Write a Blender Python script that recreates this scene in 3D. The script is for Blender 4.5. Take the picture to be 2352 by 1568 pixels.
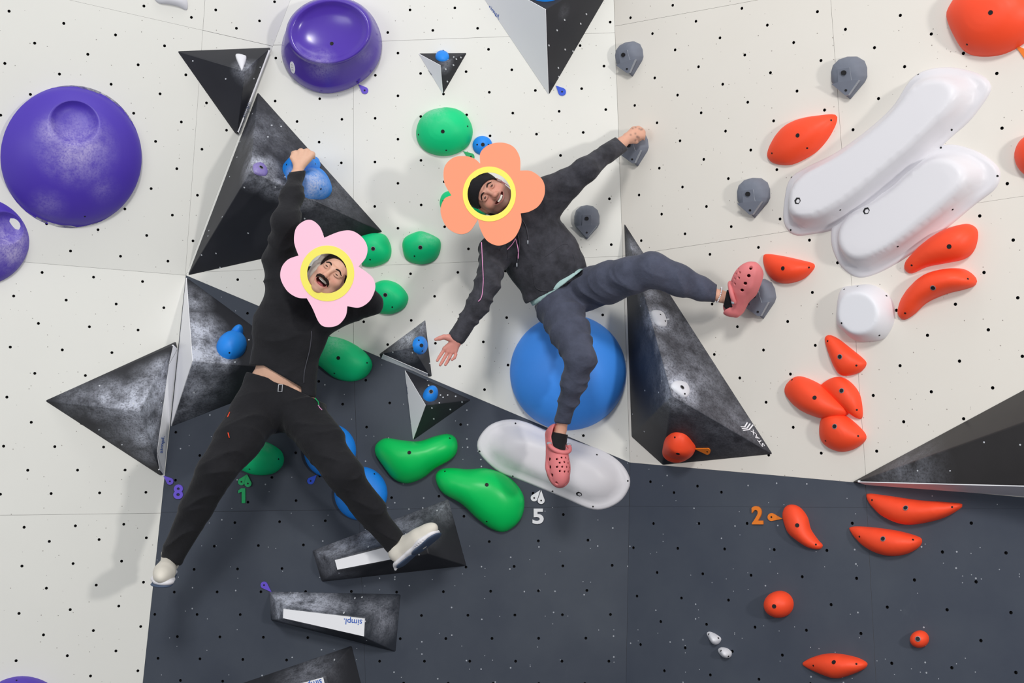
import bpy, bmesh, math, random
import numpy as np
from mathutils import Vector, Matrix
from mathutils.geometry import delaunay_2d_cdt
from mathutils.bvhtree import BVHTree

for _o in list(bpy.data.objects):
    bpy.data.objects.remove(_o)
SC = bpy.context.scene
COL = SC.collection
random.seed(7)

# ------------------------------------------------------------------ camera
W, H_PX, F = 2352.0, 1568.0, 2750.0
CAM = Vector((0, 0, 1.5))
TH = math.radians(7.2)
RIGHT = Vector((1, 0, 0))
FWD = Vector((0, math.cos(TH), math.sin(TH)))
UP = Vector((0, -math.sin(TH), math.cos(TH)))
cam_d = bpy.data.cameras.new('camera')
cam_d.sensor_width = 36.0
cam_d.lens = 36.0 * F / W
cam_d.clip_start = 0.05
cam = bpy.data.objects.new('camera', cam_d)
COL.objects.link(cam)
cam.matrix_world = Matrix(((1, 0, 0, CAM.x),
                           (0, UP.y, -FWD.y, CAM.y),
                           (0, UP.z, -FWD.z, CAM.z),
                           (0, 0, 0, 1)))
SC.camera = cam

# ------------------------------------------------------------------ world, lamps, exposure
SC.view_settings.view_transform = 'Standard'
SC.view_settings.look = 'None'
SC.view_settings.gamma = 1.0
SC.view_settings.use_curve_mapping = False
SC.view_settings.exposure = -0.07
world = bpy.data.worlds.new('world')
SC.world = world
world.use_nodes = True
_bg = world.node_tree.nodes['Background']
_bg.inputs[0].default_value = (0.92, 0.96, 1.0, 1)
_bg.inputs[1].default_value = 0.54


def area_lamp(name, loc, target, sx, sy, power, color=(1, 1, 1)):
    l = bpy.data.lights.new(name, 'AREA')
    l.shape = 'RECTANGLE'
    l.size, l.size_y = sx, sy
    l.energy = power
    l.color = color
    o = bpy.data.objects.new(name, l)
    COL.objects.link(o)
    o.location = loc
    d = Vector(target) - Vector(loc)
    o.rotation_euler = d.to_track_quat('-Z', 'Y').to_euler()
    return o


area_lamp('ceiling_lamp', (0.2, 3.2, 6.6), (0.1, 5.3, 1.6), 4.0, 0.8, 26, (1, 0.98, 0.95))
area_lamp('front_lamp', (-0.5, -3.2, 6.1), (-0.2, 5.4, 1.6), 1.5, 1.3, 340, (1, 0.985, 0.96))
area_lamp('window_light', (-4.6, -1.6, 2.4), (-0.2, 5.4, 1.8), 2.4, 1.8, 72, (0.95, 0.98, 1.0))
area_lamp('window_light', (3.35, 0.0, 2.1), (-1.6, 5.3, 1.5), 0.34, 0.34, 105, (1, 0.97, 0.93))

# ------------------------------------------------------------------ helpers


def lin(c):
    return tuple(((v / 255.0) / 12.92 if v / 255.0 <= 0.04045 else ((v / 255.0 + 0.055) / 1.055) ** 2.4) for v in c)


def P(px, py, d):
    """world point seen at photo pixel (px, py) at depth d along the optical axis"""
    return CAM + d * (FWD + RIGHT * ((px - 1176.0) / F) + UP * ((784.0 - py) / F))


def ray(px, py):
    return FWD + RIGHT * ((px - 1176.0) / F) + UP * ((784.0 - py) / F)


class Plane:
    def __init__(s, a, b, c):
        n = (b - a).cross(c - a).normalized()
        if n.dot(CAM - a) < 0:
            n = -n
        s.o, s.n = a.copy(), n
        s.u = (RIGHT - n * RIGHT.dot(n)).normalized()
        s.v = n.cross(s.u).normalized()

    def at(s, px, py, h=0.0):
        r = ray(px, py)
        t = (s.o + s.n * h - CAM).dot(s.n) / r.dot(s.n)
        return CAM + r * t

    def uv(s, px, py, h=0.0):
        q = s.at(px, py, h) - s.o
        return np.array((q.dot(s.u), q.dot(s.v)))

    def depth(s, px, py):
        return (s.at(px, py) - CAM).dot(FWD)

    def frame(s, org):
        m = Matrix.Identity(4)
        for i, ax in enumerate((s.u, s.v, s.n)):
            m[0][i], m[1][i], m[2][i] = ax.x, ax.y, ax.z
        m.translation = org
        return m


def mesh_np(name, verts, faces, mats=(), midx=None, smooth=True):
    me = bpy.data.meshes.new(name)
    me.from_pydata([tuple(v) for v in verts], [], [tuple(f) for f in faces])
    for m in mats:
        me.materials.append(m)
    if midx is not None:
        me.polygons.foreach_set('material_index', midx)
    me.polygons.foreach_set('use_smooth', [smooth] * len(me.polygons))
    me.update()
    return me


def link(name, me, parent=None, mw=None):
    o = bpy.data.objects.new(name, me)
    COL.objects.link(o)
    if parent is not None:
        o.parent = parent
    if mw is not None:
        if parent is not None:
            o.matrix_local = mw
        else:
            o.matrix_world = mw
    return o


def tag(o, label, cat, group=None):
    o['label'] = label
    o['category'] = cat
    if group:
        o['group'] = group
    return o


def cr_closed(pts, n):
    """closed Catmull-Rom through pts, resampled to n points of equal spacing"""
    p = np.array(pts, float)
    m = len(p)
    out = []
    for i in range(m):
        a, b, c, d = p[i - 1], p[i], p[(i + 1) % m], p[(i + 2) % m]
        for t in np.linspace(0, 1, 12, endpoint=False):
            out.append(0.5 * ((2 * b) + (c - a) * t + (2 * a - 5 * b + 4 * c - d) * t * t + (3 * b - a - 3 * c + d) * t ** 3))
    return resample(np.array(out), n)


def resample(q, n):
    q2 = np.vstack([q, q[:1]])
    s = np.concatenate([[0], np.cumsum(np.linalg.norm(np.diff(q2, axis=0), axis=1))])
    x = np.linspace(0, s[-1], n, endpoint=False)
    return np.stack([np.interp(x, s, q2[:, k]) for k in (0, 1)], 1)


def ellipse_px(cx, cy, rx, ry, rot=0, n=16):
    r = math.radians(rot)
    return [(cx + rx * math.cos(a) * math.cos(r) - ry * math.sin(a) * math.sin(r),
             cy + rx * math.cos(a) * math.sin(r) + ry * math.sin(a) * math.cos(r))
            for a in np.linspace(0, 2 * math.pi, n, endpoint=False)]


# ------------------------------------------------------------------ materials
def nodes_of(name):
    m = bpy.data.materials.new(name)
    m.use_nodes = True
    nt = m.node_tree
    return m, nt, nt.nodes['Principled BSDF']


def nn(nt, t, **kw):
    n = nt.nodes.new(t)
    for k, v in kw.items():
        setattr(n, k, v)
    return n


def math_node(nt, op, a, b=None, clamp=False):
    n = nn(nt, 'ShaderNodeMath', operation=op, use_clamp=clamp)
    for i, v in enumerate((a, b)):
        if v is None:
            continue
        if isinstance(v, (int, float)):
            n.inputs[i].default_value = v
        else:
            nt.links.new(v, n.inputs[i])
    return n.outputs[0]


def mixc(nt, fac, a, b):
    n = nn(nt, 'ShaderNodeMix', data_type='RGBA')
    for s, v in ((0, fac), (6, a), (7, b)):
        if isinstance(v, (int, float)):
            n.inputs[s].default_value = v
        elif isinstance(v, tuple):
            n.inputs[s].default_value = (*v[:3], 1)
        else:
            nt.links.new(v, n.inputs[s])
    return n.outputs[2]


def ramp(nt, x, lo, hi):
    n = nn(nt, 'ShaderNodeMapRange')
    n.inputs[1].default_value, n.inputs[2].default_value = lo, hi
    nt.links.new(x, n.inputs[0])
    return n.outputs[0]


def noise(nt, vec, scale, detail=4, rough=0.55):
    n = nn(nt, 'ShaderNodeTexNoise')
    n.inputs['Scale'].default_value = scale
    n.inputs['Detail'].default_value = detail
    n.inputs['Roughness'].default_value = rough
    nt.links.new(vec, n.inputs['Vector'])
    return n.outputs['Fac']


def specks(nt, vec, scale, r, keep):
    """sparse round dots: Voronoi cells nearer than r whose random value passes keep"""
    v = nn(nt, 'ShaderNodeTexVoronoi', voronoi_dimensions='2D')
    v.inputs['Scale'].default_value = scale
    nt.links.new(nn(nt, 'ShaderNodeTexCoord').outputs['Object'], v.inputs['Vector'])
    a = math_node(nt, 'LESS_THAN', v.outputs['Distance'], r)
    sep = nn(nt, 'ShaderNodeSeparateColor')
    nt.links.new(v.outputs['Color'], sep.inputs[0])
    b = math_node(nt, 'GREATER_THAN', sep.outputs[0], keep)
    return math_node(nt, 'MULTIPLY', a, b)


def bump(nt, bs, h, strength, dist=0.002):
    b = nn(nt, 'ShaderNodeBump')
    b.inputs['Strength'].default_value = strength
    b.inputs['Distance'].default_value = dist
    nt.links.new(h, b.inputs['Height'])
    nt.links.new(b.outputs[0], bs.inputs['Normal'])


def mat(name, rgb, rough=0.5, spec=0.4, chalk=(), chalk_rgb=(205, 208, 216), speck=None, grain=0.0,
        mottled=0.0, coat=0.0, chalk_noise=16.0):
    """painted / moulded surface; chalk = [(world point, radius, strength)], worn-in chalk dust"""
    m, nt, bs = nodes_of(name)
    geo = nn(nt, 'ShaderNodeNewGeometry').outputs['Position']
    base = tuple(lin(rgb))
    col = base
    if mottled:
        f = ramp(nt, noise(nt, geo, 5.0, 5), 0.3, 0.7)
        col = mixc(nt, f, tuple(c * (1 - mottled) for c in base), tuple(min(1, c * (1 + mottled)) for c in base))
    if chalk:
        tot = None
        for (pt, rad, st) in chalk:
            d = nn(nt, 'ShaderNodeVectorMath', operation='DISTANCE')
            nt.links.new(geo, d.inputs[0])
            d.inputs[1].default_value = tuple(pt)
            f = ramp(nt, d.outputs['Value'], rad, 0.0)
            f = math_node(nt, 'MULTIPLY', math_node(nt, 'POWER', f, 1.3), st)
            tot = f if tot is None else math_node(nt, 'MAXIMUM', tot, f)
        n1 = ramp(nt, noise(nt, geo, chalk_noise, 8, 0.65), 0.27, 0.60)
        n2 = ramp(nt, noise(nt, geo, 120, 3, 0.6), 0.18, 0.55)
        tot = math_node(nt, 'MULTIPLY', tot, math_node(nt, 'MULTIPLY', n1, n2), True)
        col = mixc(nt, tot, col, tuple(lin(chalk_rgb)))
    if speck:
        (sc, r, keep, srgb) = speck
        col = mixc(nt, specks(nt, geo, sc, r, keep), col, tuple(lin(srgb)))
    if isinstance(col, tuple):
        bs.inputs['Base Color'].default_value = (*col, 1)
    else:
        nt.links.new(col, bs.inputs['Base Color'])
    bs.inputs['Roughness'].default_value = rough
    bs.inputs['Specular IOR Level'].default_value = spec
    bs.inputs['Coat Weight'].default_value = coat
    bs.inputs['Coat Roughness'].default_value = 0.15
    if grain:
        bump(nt, bs, noise(nt, geo, 260, 3, 0.7), grain, 0.001)
    return m


def panel_mat(name, rgb, dot_rgb, dot_keep, smudge_rgb, smudge, dot_r=0.055):
    m, nt, bs = nodes_of(name)
    geo = nn(nt, 'ShaderNodeNewGeometry').outputs['Position']
    base = lin(rgb)
    f = ramp(nt, noise(nt, geo, 1.7, 6, 0.6), 0.35, 0.75)
    col = mixc(nt, math_node(nt, 'MULTIPLY', f, smudge), tuple(base), tuple(lin(smudge_rgb)))
    # scuff smears
    mp = nn(nt, 'ShaderNodeMapping')
    mp.inputs['Scale'].default_value = (1.0, 1.0, 0.5)
    mp.inputs['Rotation'].default_value = (0.3, 0.5, 0.4)
    nt.links.new(geo, mp.inputs[0])
    sm = ramp(nt, noise(nt, mp.outputs[0], 9, 7, 0.7), 0.66, 0.86)
    col = mixc(nt, math_node(nt, 'MULTIPLY', sm, smudge), col, tuple(lin(smudge_rgb)))
    col = mixc(nt, specks(nt, geo, 15, dot_r, dot_keep), col, tuple(lin(dot_rgb)))
    col = mixc(nt, specks(nt, geo, 29, dot_r * 1.1, dot_keep + (1 - dot_keep) * 0.45), col, tuple(lin(dot_rgb)))
    nt.links.new(col, bs.inputs['Base Color'])
    bs.inputs['Roughness'].default_value = 0.62
    bs.inputs['Specular IOR Level'].default_value = 0.25
    bump(nt, bs, noise(nt, geo, 420, 2, 0.6), 0.12, 0.001)
    return m


M_WHITE_PANEL = panel_mat('white panel paint', (233, 232, 226), (170, 166, 160), 0.84, (222, 221, 216), 0.30, 0.036)
M_CREAM_PANEL = panel_mat('cream panel paint', (231, 226, 218), (168, 160, 152), 0.84, (222, 216, 206), 0.30, 0.036)
M_DARK_PANEL = panel_mat('charcoal panel paint', (66, 72, 85), (166, 170, 178), 0.88, (96, 102, 110), 0.40, 0.052)
M_DARK_SHADED = panel_mat('charcoal panel paint, back wall', (61, 67, 79), (166, 170, 178), 0.88, (92, 98, 106), 0.40, 0.052)  # same charcoal, base darkened to carry the shade on the back wall
M_BACK = mat('raw plywood edge', (120, 116, 108), 0.8, 0.2)
M_HOLE = mat('hole shade and screw black', (24, 23, 26), 0.6, 0.3)  # near-black puts the shade of holes into the colour; screws share it
M_FLOOR = mat('crash mat vinyl', (74, 77, 84), 0.6, 0.3, mottled=0.05)
M_STEEL = mat('bolt steel', (120, 122, 128), 0.35, 0.6)

PURPLE = mat('purple resin', (86, 60, 176), 0.45, 0.4, mottled=0.03, grain=0.05)
PURPLE_TAG = mat('purple tag', (104, 80, 205), 0.5)
GREEN_TAG = mat('green tag', (16, 168, 96), 0.5)
BLUE_TAG = mat('blue tag', (40, 84, 214), 0.5)
ORANGE_TAG = mat('orange tag', (238, 128, 34), 0.5)
WHITE_TAG = mat('white tag', (226, 226, 230), 0.5)
GREEN = mat('green resin', (8, 208, 132), 0.5, 0.35, mottled=0.05, grain=0.05)
GREEN2 = mat('green plastic', (2, 204, 96), 0.38, 0.4, mottled=0.03)
BLUE = mat('blue resin', (30, 140, 240), 0.5, 0.4, mottled=0.04, grain=0.05)
BALL_BLUE = mat('blue ball resin', (68, 150, 250), 0.5, 0.35, mottled=0.05)
RED = mat('orange red resin', (255, 80, 44), 0.5, 0.35, mottled=0.03, grain=0.05)
GREY = mat('grey resin', (118, 123, 136), 0.6, 0.3, mottled=0.06, grain=0.06)
GREY_EDGE = mat('grey resin edge', (158, 163, 172), 0.6, 0.3)
WHITE_GRP = mat('white fibreglass', (224, 222, 227), 0.42, 0.4)
WHITE_RESIN = mat('white resin', (228, 228, 234), 0.45, 0.4)
WHITE_LAM = mat('white laminate', (244, 244, 248), 0.4, 0.35, speck=None)
BLACK_LOGO = mat('black print', (20, 20, 24), 0.5)
BLUE_PRINT = mat('blue print', (36, 92, 190), 0.5)
GREY_PRINT = mat('grey print', (70, 80, 110), 0.5)
WHITE_PRINT = mat('white print', (238, 238, 244), 0.5)

# ------------------------------------------------------------------ wall planes
_A, _B = P(427, 632, 5.64), P(1447, 1062, 5.50)
BU = Plane(_A, _B, P(1410, 0, 5.50))
BL = Plane(_A, _B, P(900, 1568, 5.45))
LL = Plane(_A, BL.at(328, 1568), P(0, 900, 5.30))
LU = Plane(_A, BU.at(667, 0), LL.at(0, 597))
RU = Plane(BU.at(1410, 0), _B, P(2352, 600, 4.42))
RL = Plane(_B, BL.at(1438, 1568), RU.at(2352, 1142))


def line_x(a, b, y):
    return a[0] + (b[0] - a[0]) * (y - a[1]) / (b[1] - a[1])


TOP, BOT, LFT, RGT = -420, 1960, -420, 2720
_ct = (line_x((427, 632), (667, 0), TOP), TOP)          # left crease at the top
_rt = (line_x((1447, 1062), (1410, 0), TOP), TOP)       # right corner at the top
_lb = (line_x((427, 632), (328, 1568), BOT), BOT)
_rb = (line_x((1447, 1062), (1438, 1568), BOT), BOT)
_lm = (LFT, 597 + (632 - 597) / 427.0 * LFT)
_rm = (RGT, 1062 + (1142 - 1062) / 905.0 * (RGT - 1447))
_a, _b = (427, 632), (1447, 1062)
REG = {'LU': (LU, [_lm, _a, _ct, (LFT, TOP)]),
       'LL': (LL, [(LFT, BOT), _lb, _a, _lm]),
       'BU': (BU, [_a, _b, _rt, _ct]),
       'BL': (BL, [_lb, _rb, _b, _a]),
       'RU': (RU, [_b, _rm, (RGT, TOP), _rt]),
       'RL': (RL, [_rb, (RGT, BOT), _rm, _b])}
SEAMS = {'LU': [((160, 0), (622, 105)), ((471, 0), (428, 600))],
         'LL': [((0, 1183), (370, 1178)), ((-190, 597), (-230, 1568))],
         'BU': [((620, 104), (1410, 75)), ((427, 626), (1430, 588)), ((812, 100), (812, 830))],
         'BL': [((360, 1176), (1440, 1162)), ((812, 830), (838, 1525))],
         'RU': [((1430, 588), (2352, 450)), ((1908, 0), (1990, 1110)), ((1440, 55), (1740, 0))],
         'RL': [((1447, 1162), (1985, 1165)), ((1988, 1110), (2012, 1568))]}


def split(poly, a, b):
    """cut a convex polygon by the line a-b"""
    a, b = np.array(a, float), np.array(b, float)
    n = np.array((-(b - a)[1], (b - a)[0]))
    out = ([], [])
    for i in range(len(poly)):
        p, q = np.array(poly[i], float), np.array(poly[(i + 1) % len(poly)], float)
        dp, dq = (p - a).dot(n), (q - a).dot(n)
        for k, s in ((0, 1), (1, -1)):
            if dp * s >= 0:
                out[k].append(tuple(p))
        if dp * dq < 0:
            x = p + (q - p) * dp / (dp - dq)
            out[0].append(tuple(x))
            out[1].append(tuple(x))
    return [o for o in out if len(o) >= 3]


def homography(src, dst):
    A = []
    for (x, y), (u, v) in zip(src, dst):
        A.append([x, y, 1, 0, 0, 0, -u * x, -u * y, -u])
        A.append([0, 0, 0, x, y, 1, -v * x, -v * y, -v])
    return np.linalg.svd(np.array(A))[2][-1].reshape(3, 3)


def lattice(refs, par, ir, jr, box):
    """staggered T-nut grid through four measured holes"""
    Hm = homography([r[0] for r in refs], [r[1] for r in refs])
    out = []
    for i in range(ir[0], ir[1] + 1):
        for j in range(jr[0], jr[1] + 1):
            if (i + j) % 2 == par:
                q = Hm @ np.array((i, j, 1.0))
                x, y = q[0] / q[2], q[1] / q[2]
                if box[0] < x < box[2] and box[1] < y < box[3]:
                    out.append((x, y))
    return out


def z(x, y, ox, oy, s=2.45):
    return (ox + x / s, oy + y / s)


HOLES = {k: [] for k in REG}
HOLES['BU'] += [p for p in lattice([((0, 0), (914, 122)), ((0, 8), (914, 524)), ((9, 1), (1387.3, 151.8)), ((9, 9), (1404, 561.6))], 0, (-1, 10), (-2, 10), (825, 90, 1440, 612)) if p[1] > 104 - (p[0] - 620) * 0.037]
HOLES['BU'] += lattice([((0, 0), (785.3, 274)), ((0, 2), (784, 374)), ((-3, -1), (632, 232)), ((-3, 1), (630.5, 331))], 0, (-8, 0), (-4, 7), (430, 110, 805, 610))
HOLES['BU'] += lattice([((0, 0), (890.6, 74.7)), ((0, -2), (889.5, -24)), ((4, 0), (1097, 65)), ((4, -2), (1095, -33))], 0, (-5, 10), (-8, 0), (640, -400, 1420, 90))
HOLES['BU'] += lattice([((0, 0), (943, 628.6)), ((0, 4), (946, 844)), ((8, 0), (1379.6, 615.5)), ((8, 4), (1389, 832))], 0, (-2, 9), (0, 8), (820, 600, 1440, 1062))
HOLES['BU'] += [(546, 642), (652, 640), (705, 690)]
HOLES['BL'] += lattice([((0, 0), (787, 928)), ((0, 4), (790, 1146)), ((5, 1), (1058, 974.7)), ((5, 3), (1061, 1083))], 0, (-8, 12), (-6, 4), (370, 640, 1440, 1160))
HOLES['BL'] += lattice([((0, 0), (1127, 1357.4)), ((4, 0), (1348, 1355.5)), ((-1, 3), (1079, 1518)), ((5, 3), (1398.5, 1518))], 0, (-6, 6), (-3, 10), (842, 1180, 1440, 1900))
HOLES['BL'] += lattice([((0, -2), (697, 1251)), ((-2, -2), (593.5, 1252.5)), ((0, 2), (707, 1463.8)), ((-2, 2), (605, 1463))], 0, (-8, 2), (-3, 10), (300, 1185, 822, 1900))
HOLES['LU'] += [(330.6, 13.9), (439.6, 40), (495.5, 22.9), (543, 65), (596, 48), (630.6, 4)]
HOLES['LU'] += [p for p in lattice([((0, 0), (20.8, 25.7)), ((6, 0), (378, 105.3)), ((3, 9), (162, 576.3)), ((7, 9), (385.7, 599.6))], 0, (-6, 12), (-6, 9), (-400, -400, 620, 620)) if p[1] > 12 + (p[0] - 160) * 0.227]
HOLES['LL'] += lattice([((0, 1), z(77, 293, 0, 560)), ((6, 1), z(922, 359, 0, 560)), ((0, 9), z(2, 1408, 0, 560)), ((6, 9), z(821, 1397, 0, 560))], 1, (-8, 8), (0, 9), (-400, 600, 420, 1172))
HOLES['LL'] += [z(153, 581, 0, 1000, 2.7607), z(478, 572, 0, 1000, 2.7607), z(785, 562, 0, 1000, 2.7607)]
HOLES['LL'] += lattice([((0, 1), z(139, 827, 0, 1000, 2.7607)), ((4, 1), z(771, 796, 0, 1000, 2.7607)), ((0, 5), z(102, 1427, 0, 1000, 2.7607)), ((4, 5), z(735, 1365, 0, 1000, 2.7607))], 1, (-6, 7), (0, 12), (-400, 1220, 400, 1900))
HOLES['RU'] += [p for p in lattice([((0, 0), (1448.2, 40.8)), ((0, 8), (1467.8, 447.8)), ((14, 6), (2289.6, 168.6)), ((14, 10), (2313.6, 421.6))], 0, (0, 18), (-6, 14), (1425, -400, 2600, 620)) if p[1] < 578 - (p[0] - 1430) * 0.15]
HOLES['RU'] += [p for p in lattice([((0, -2), (1865.9, 671.4)), ((0, 4), (1886.3, 1040.4)), ((7, -1), (2337.7, 683.7)), ((7, 1), (2348.3, 818))], 0, (-8, 11), (-8, 6), (1452, 450, 2600, 1120)) if p[1] > 597 - (p[0] - 1430) * 0.15]
HOLES['RL'] += [(1494, 1106), (1602, 1116), (1657, 1130), (1548, 1131)]
HOLES['RL'] += lattice([((0, 0), (1501, 1202)), ((0, 6), (1526, 1540)), ((12, 0), (2231, 1201)), ((12, 4), (2253, 1470.7))], 0, (-1, 18), (0, 12), (1440, 1175, 2600, 1900))

HOLE_R, PANEL_T = 0.0066, 0.018


def build_panel(parent, plane, poly, holes, m):
    c = np.mean(np.array(poly), 0)
    pl = [tuple(np.array(p) + (c - np.array(p)) / np.linalg.norm(c - np.array(p)) * 0.36) for p in poly]
    uv = [plane.uv(*p) for p in pl]
    if np.cross(uv[1] - uv[0], uv[2] - uv[1]) < 0:
        uv = uv[::-1]
    nb = len(uv)
    vs = [Vector(p) for p in uv]
    es = [(i, (i + 1) % nb) for i in range(nb)]
    cs = []
    for h in holes:
        q = plane.uv(*h)
        ok = True
        for i in range(nb):
            a, b = uv[i], uv[(i + 1) % nb]
            e = (b - a) / np.linalg.norm(b - a)
            if np.cross(e, q - a) < HOLE_R + 0.002:
                ok = False
                break
        if ok:
            cs.append(q)
    K = 10
    for q in cs:
        k0 = len(vs)
        for k in range(K):
            a = 2 * math.pi * k / K
            vs.append(Vector((q[0] + HOLE_R * math.cos(a), q[1] + HOLE_R * math.sin(a))))
            es.append((k0 + k, k0 + (k + 1) % K))
    r = delaunay_2d_cdt(vs, es, [], 1, 1e-6)
    v2, f2 = r[0], r[2]
    V = [(v.x, v.y, 0.0) for v in v2]
    ca = np.array(cs) if cs else np.zeros((0, 2))
    Fc, mi = [], []
    for f in f2:
        g = np.mean([(v2[i].x, v2[i].y) for i in f], 0)
        if len(ca) and np.min(np.sum((ca - g) ** 2, 1)) < (HOLE_R * 0.93) ** 2:
            continue
        Fc.append(tuple(f))
        mi.append(0)
    k0 = len(V)
    V += [(p[0], p[1], 0.0) for p in uv] + [(p[0], p[1], -PANEL_T) for p in uv]
    for i in range(nb):
        j = (i + 1) % nb
        Fc.append((k0 + i, k0 + nb + i, k0 + nb + j, k0 + j))
        mi.append(1)
    for q in cs:
        k0 = len(V)
        for hh in (0.0, -PANEL_T * 0.9):
            for k in range(K):
                a = 2 * math.pi * k / K
                V.append((q[0] + HOLE_R * math.cos(a), q[1] + HOLE_R * math.sin(a), hh))
        for k in range(K):
            j = (k + 1) % K
            Fc.append((k0 + k, k0 + j, k0 + K + j, k0 + K + k))
            mi.append(2)
        Fc.append(tuple(k0 + K + k for k in range(K)))
        mi.append(2)
    me = mesh_np('panel', V, Fc, (m, M_BACK, M_HOLE), mi, False)
    o = link('panel', me, parent, plane.frame(plane.o))
    return o


def build_wall(name, keys, mats):
    V, Fc = [], []
    for k in keys:
        plane, poly = REG[k]
        c = np.mean(np.array(poly), 0)
        k0 = len(V)
        for p in poly:
            q = np.array(p) + (np.array(p) - c) * 0.01
            V.append(plane.at(*q) - plane.n * PANEL_T)
        for p in poly:
            q = np.array(p) + (np.array(p) - c) * 0.01
            V.append(plane.at(*q) - plane.n * (PANEL_T + 0.03))
        n = len(poly)
        Fc.append(tuple(range(k0, k0 + n)))
        Fc.append(tuple(reversed(range(k0 + n, k0 + 2 * n))))
        for i in range(n):
            j = (i + 1) % n
            Fc.append((k0 + i, k0 + n + i, k0 + n + j, k0 + j))
    w = link(name, mesh_np(name, V, Fc, (M_BACK,), None, False))
    w['kind'] = 'structure'
    for k in keys:
        plane, poly = REG[k]
        polys = [poly]
        for s in SEAMS[k]:
            polys = [q for p in polys for q in split(p, *s)]
        for p in polys:
            build_panel(w, plane, p, HOLES[k], mats[k])
    return w


build_wall('wall_left', ('LU', 'LL'), {'LU': M_WHITE_PANEL, 'LL': M_WHITE_PANEL})
build_wall('wall_back', ('BU', 'BL'), {'BU': M_WHITE_PANEL, 'BL': M_DARK_SHADED})
build_wall('wall_right', ('RU', 'RL'), {'RU': M_CREAM_PANEL, 'RL': M_DARK_PANEL})
_fl = link('floor', mesh_np('floor', [(-5, -4, -0.35), (5, -4, -0.35), (5, 7, -0.35), (-5, 7, -0.35),
                                      (-5, -4, -0.05), (5, -4, -0.05), (5, 7, -0.05), (-5, 7, -0.05)],
                            [(3, 2, 1, 0), (4, 5, 6, 7), (0, 1, 5, 4), (1, 2, 6, 5), (2, 3, 7, 6), (3, 0, 4, 7)], (M_FLOOR,), None, False))
_fl['kind'] = 'structure'

# ------------------------------------------------------------------ holds
def bvh_of(o):
    me = o.data
    return BVHTree.FromPolygons([v.co for v in me.vertices], [tuple(p.vertices) for p in me.polygons])


def hit(o, px, py, bvh=None):
    """where the sight line through a photo pixel meets the object, in its own frame"""
    inv = o.matrix_world.inverted()
    b = bvh or bvh_of(o)
    org = inv @ CAM
    d = (inv.to_3x3() @ ray(px, py)).normalized()
    r = b.ray_cast(org, d)
    return (r[0], r[1]) if r[0] is not None else (None, None)


def frame_n(p, n, up=None):
    zax = Vector(n).normalized()
    u = Vector((1, 0, 0)) if up is None else Vector(up)
    x = (u - zax * u.dot(zax)).normalized()
    y = zax.cross(x)
    m = Matrix.Identity(4)
    for i, ax in enumerate((x, y, zax)):
        m[0][i], m[1][i], m[2][i] = ax.x, ax.y, ax.z
    m.translation = p
    return m


def disc_mesh(name, rings, mats, n=16):
    """lathe: rings = [(radius, height, material)]"""
    V, Fc, mi = [], [], []
    for (r, h, _) in rings:
        for k in range(n):
            a = 2 * math.pi * k / n
            V.append((r * math.cos(a), r * math.sin(a), h))
    for i in range(len(rings) - 1):
        for k in range(n):
            j = (k + 1) % n
            Fc.append((i * n + k, i * n + j, (i + 1) * n + j, (i + 1) * n + k))
            mi.append(rings[i + 1][2])
    Fc.append(tuple((len(rings) - 1) * n + k for k in range(n)))
    mi.append(rings[-1][2])
    return mesh_np(name, V, Fc, mats, mi, False)


BOLT_ME = disc_mesh('bolt', [(0.0105, -0.004, 0), (0.0105, 0.0006, 0), (0.0082, 0.0012, 0), (0.0078, 0.0004, 1), (0.003, 0.0002, 1)], (M_STEEL, M_HOLE))
HOLE_ME = disc_mesh('bolt_hole_shade', [(0.0088, -0.004, 0), (0.0088, 0.0006, 0), (0.007, 0.0004, 1), (0.003, 0.0002, 1)], (M_HOLE, M_HOLE))  # flat disc just proud of the hold, coloured like a hole's shade
SCREW_ME = disc_mesh('screw', [(0.0042, -0.003, 0), (0.0042, 0.0006, 0), (0.002, 0.0008, 0)], (M_HOLE, M_HOLE), 10)


def fit(o, bolts=(), holes=(), screws=()):
    b = bvh_of(o)
    for nm, me, pts in (('bolt', BOLT_ME, bolts), ('bolt_hole_shade', HOLE_ME, holes), ('screw', SCREW_ME, screws)):
        for p in pts:
            q, n = hit(o, p[0], p[1], b)
            if q is not None:
                if n.z < 0:
                    n = -n
                link(nm, me, o, frame_n(q, n))


def grid_mesh(name, rings, m, close=True, smooth=True):
    """rings: list of (n,3) arrays, first is the outer one; the last ring is closed"""
    n = len(rings[0])
    V = np.vstack(rings)
    Fc = []
    for i in range(len(rings) - 1):
        a = i * n
        for k in range(n):
            j = (k + 1) % n
            Fc.append((a + k, a + j, a + n + j, a + n + k))
    if close:
        Fc.append(tuple((len(rings) - 1) * n + k for k in range(n)))
    me = mesh_np(name, V, Fc, (m,), None, smooth)
    bm = bmesh.new()
    bm.from_mesh(me)
    bmesh.ops.remove_doubles(bm, verts=bm.verts, dist=1e-5)
    bmesh.ops.dissolve_degenerate(bm, dist=1e-6, edges=bm.edges)
    bmesh.ops.recalc_face_normals(bm, faces=bm.faces)
    bm.to_mesh(me)
    bm.free()
    me.polygons.foreach_set('use_smooth', [smooth] * len(me.polygons))
    return me


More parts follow.
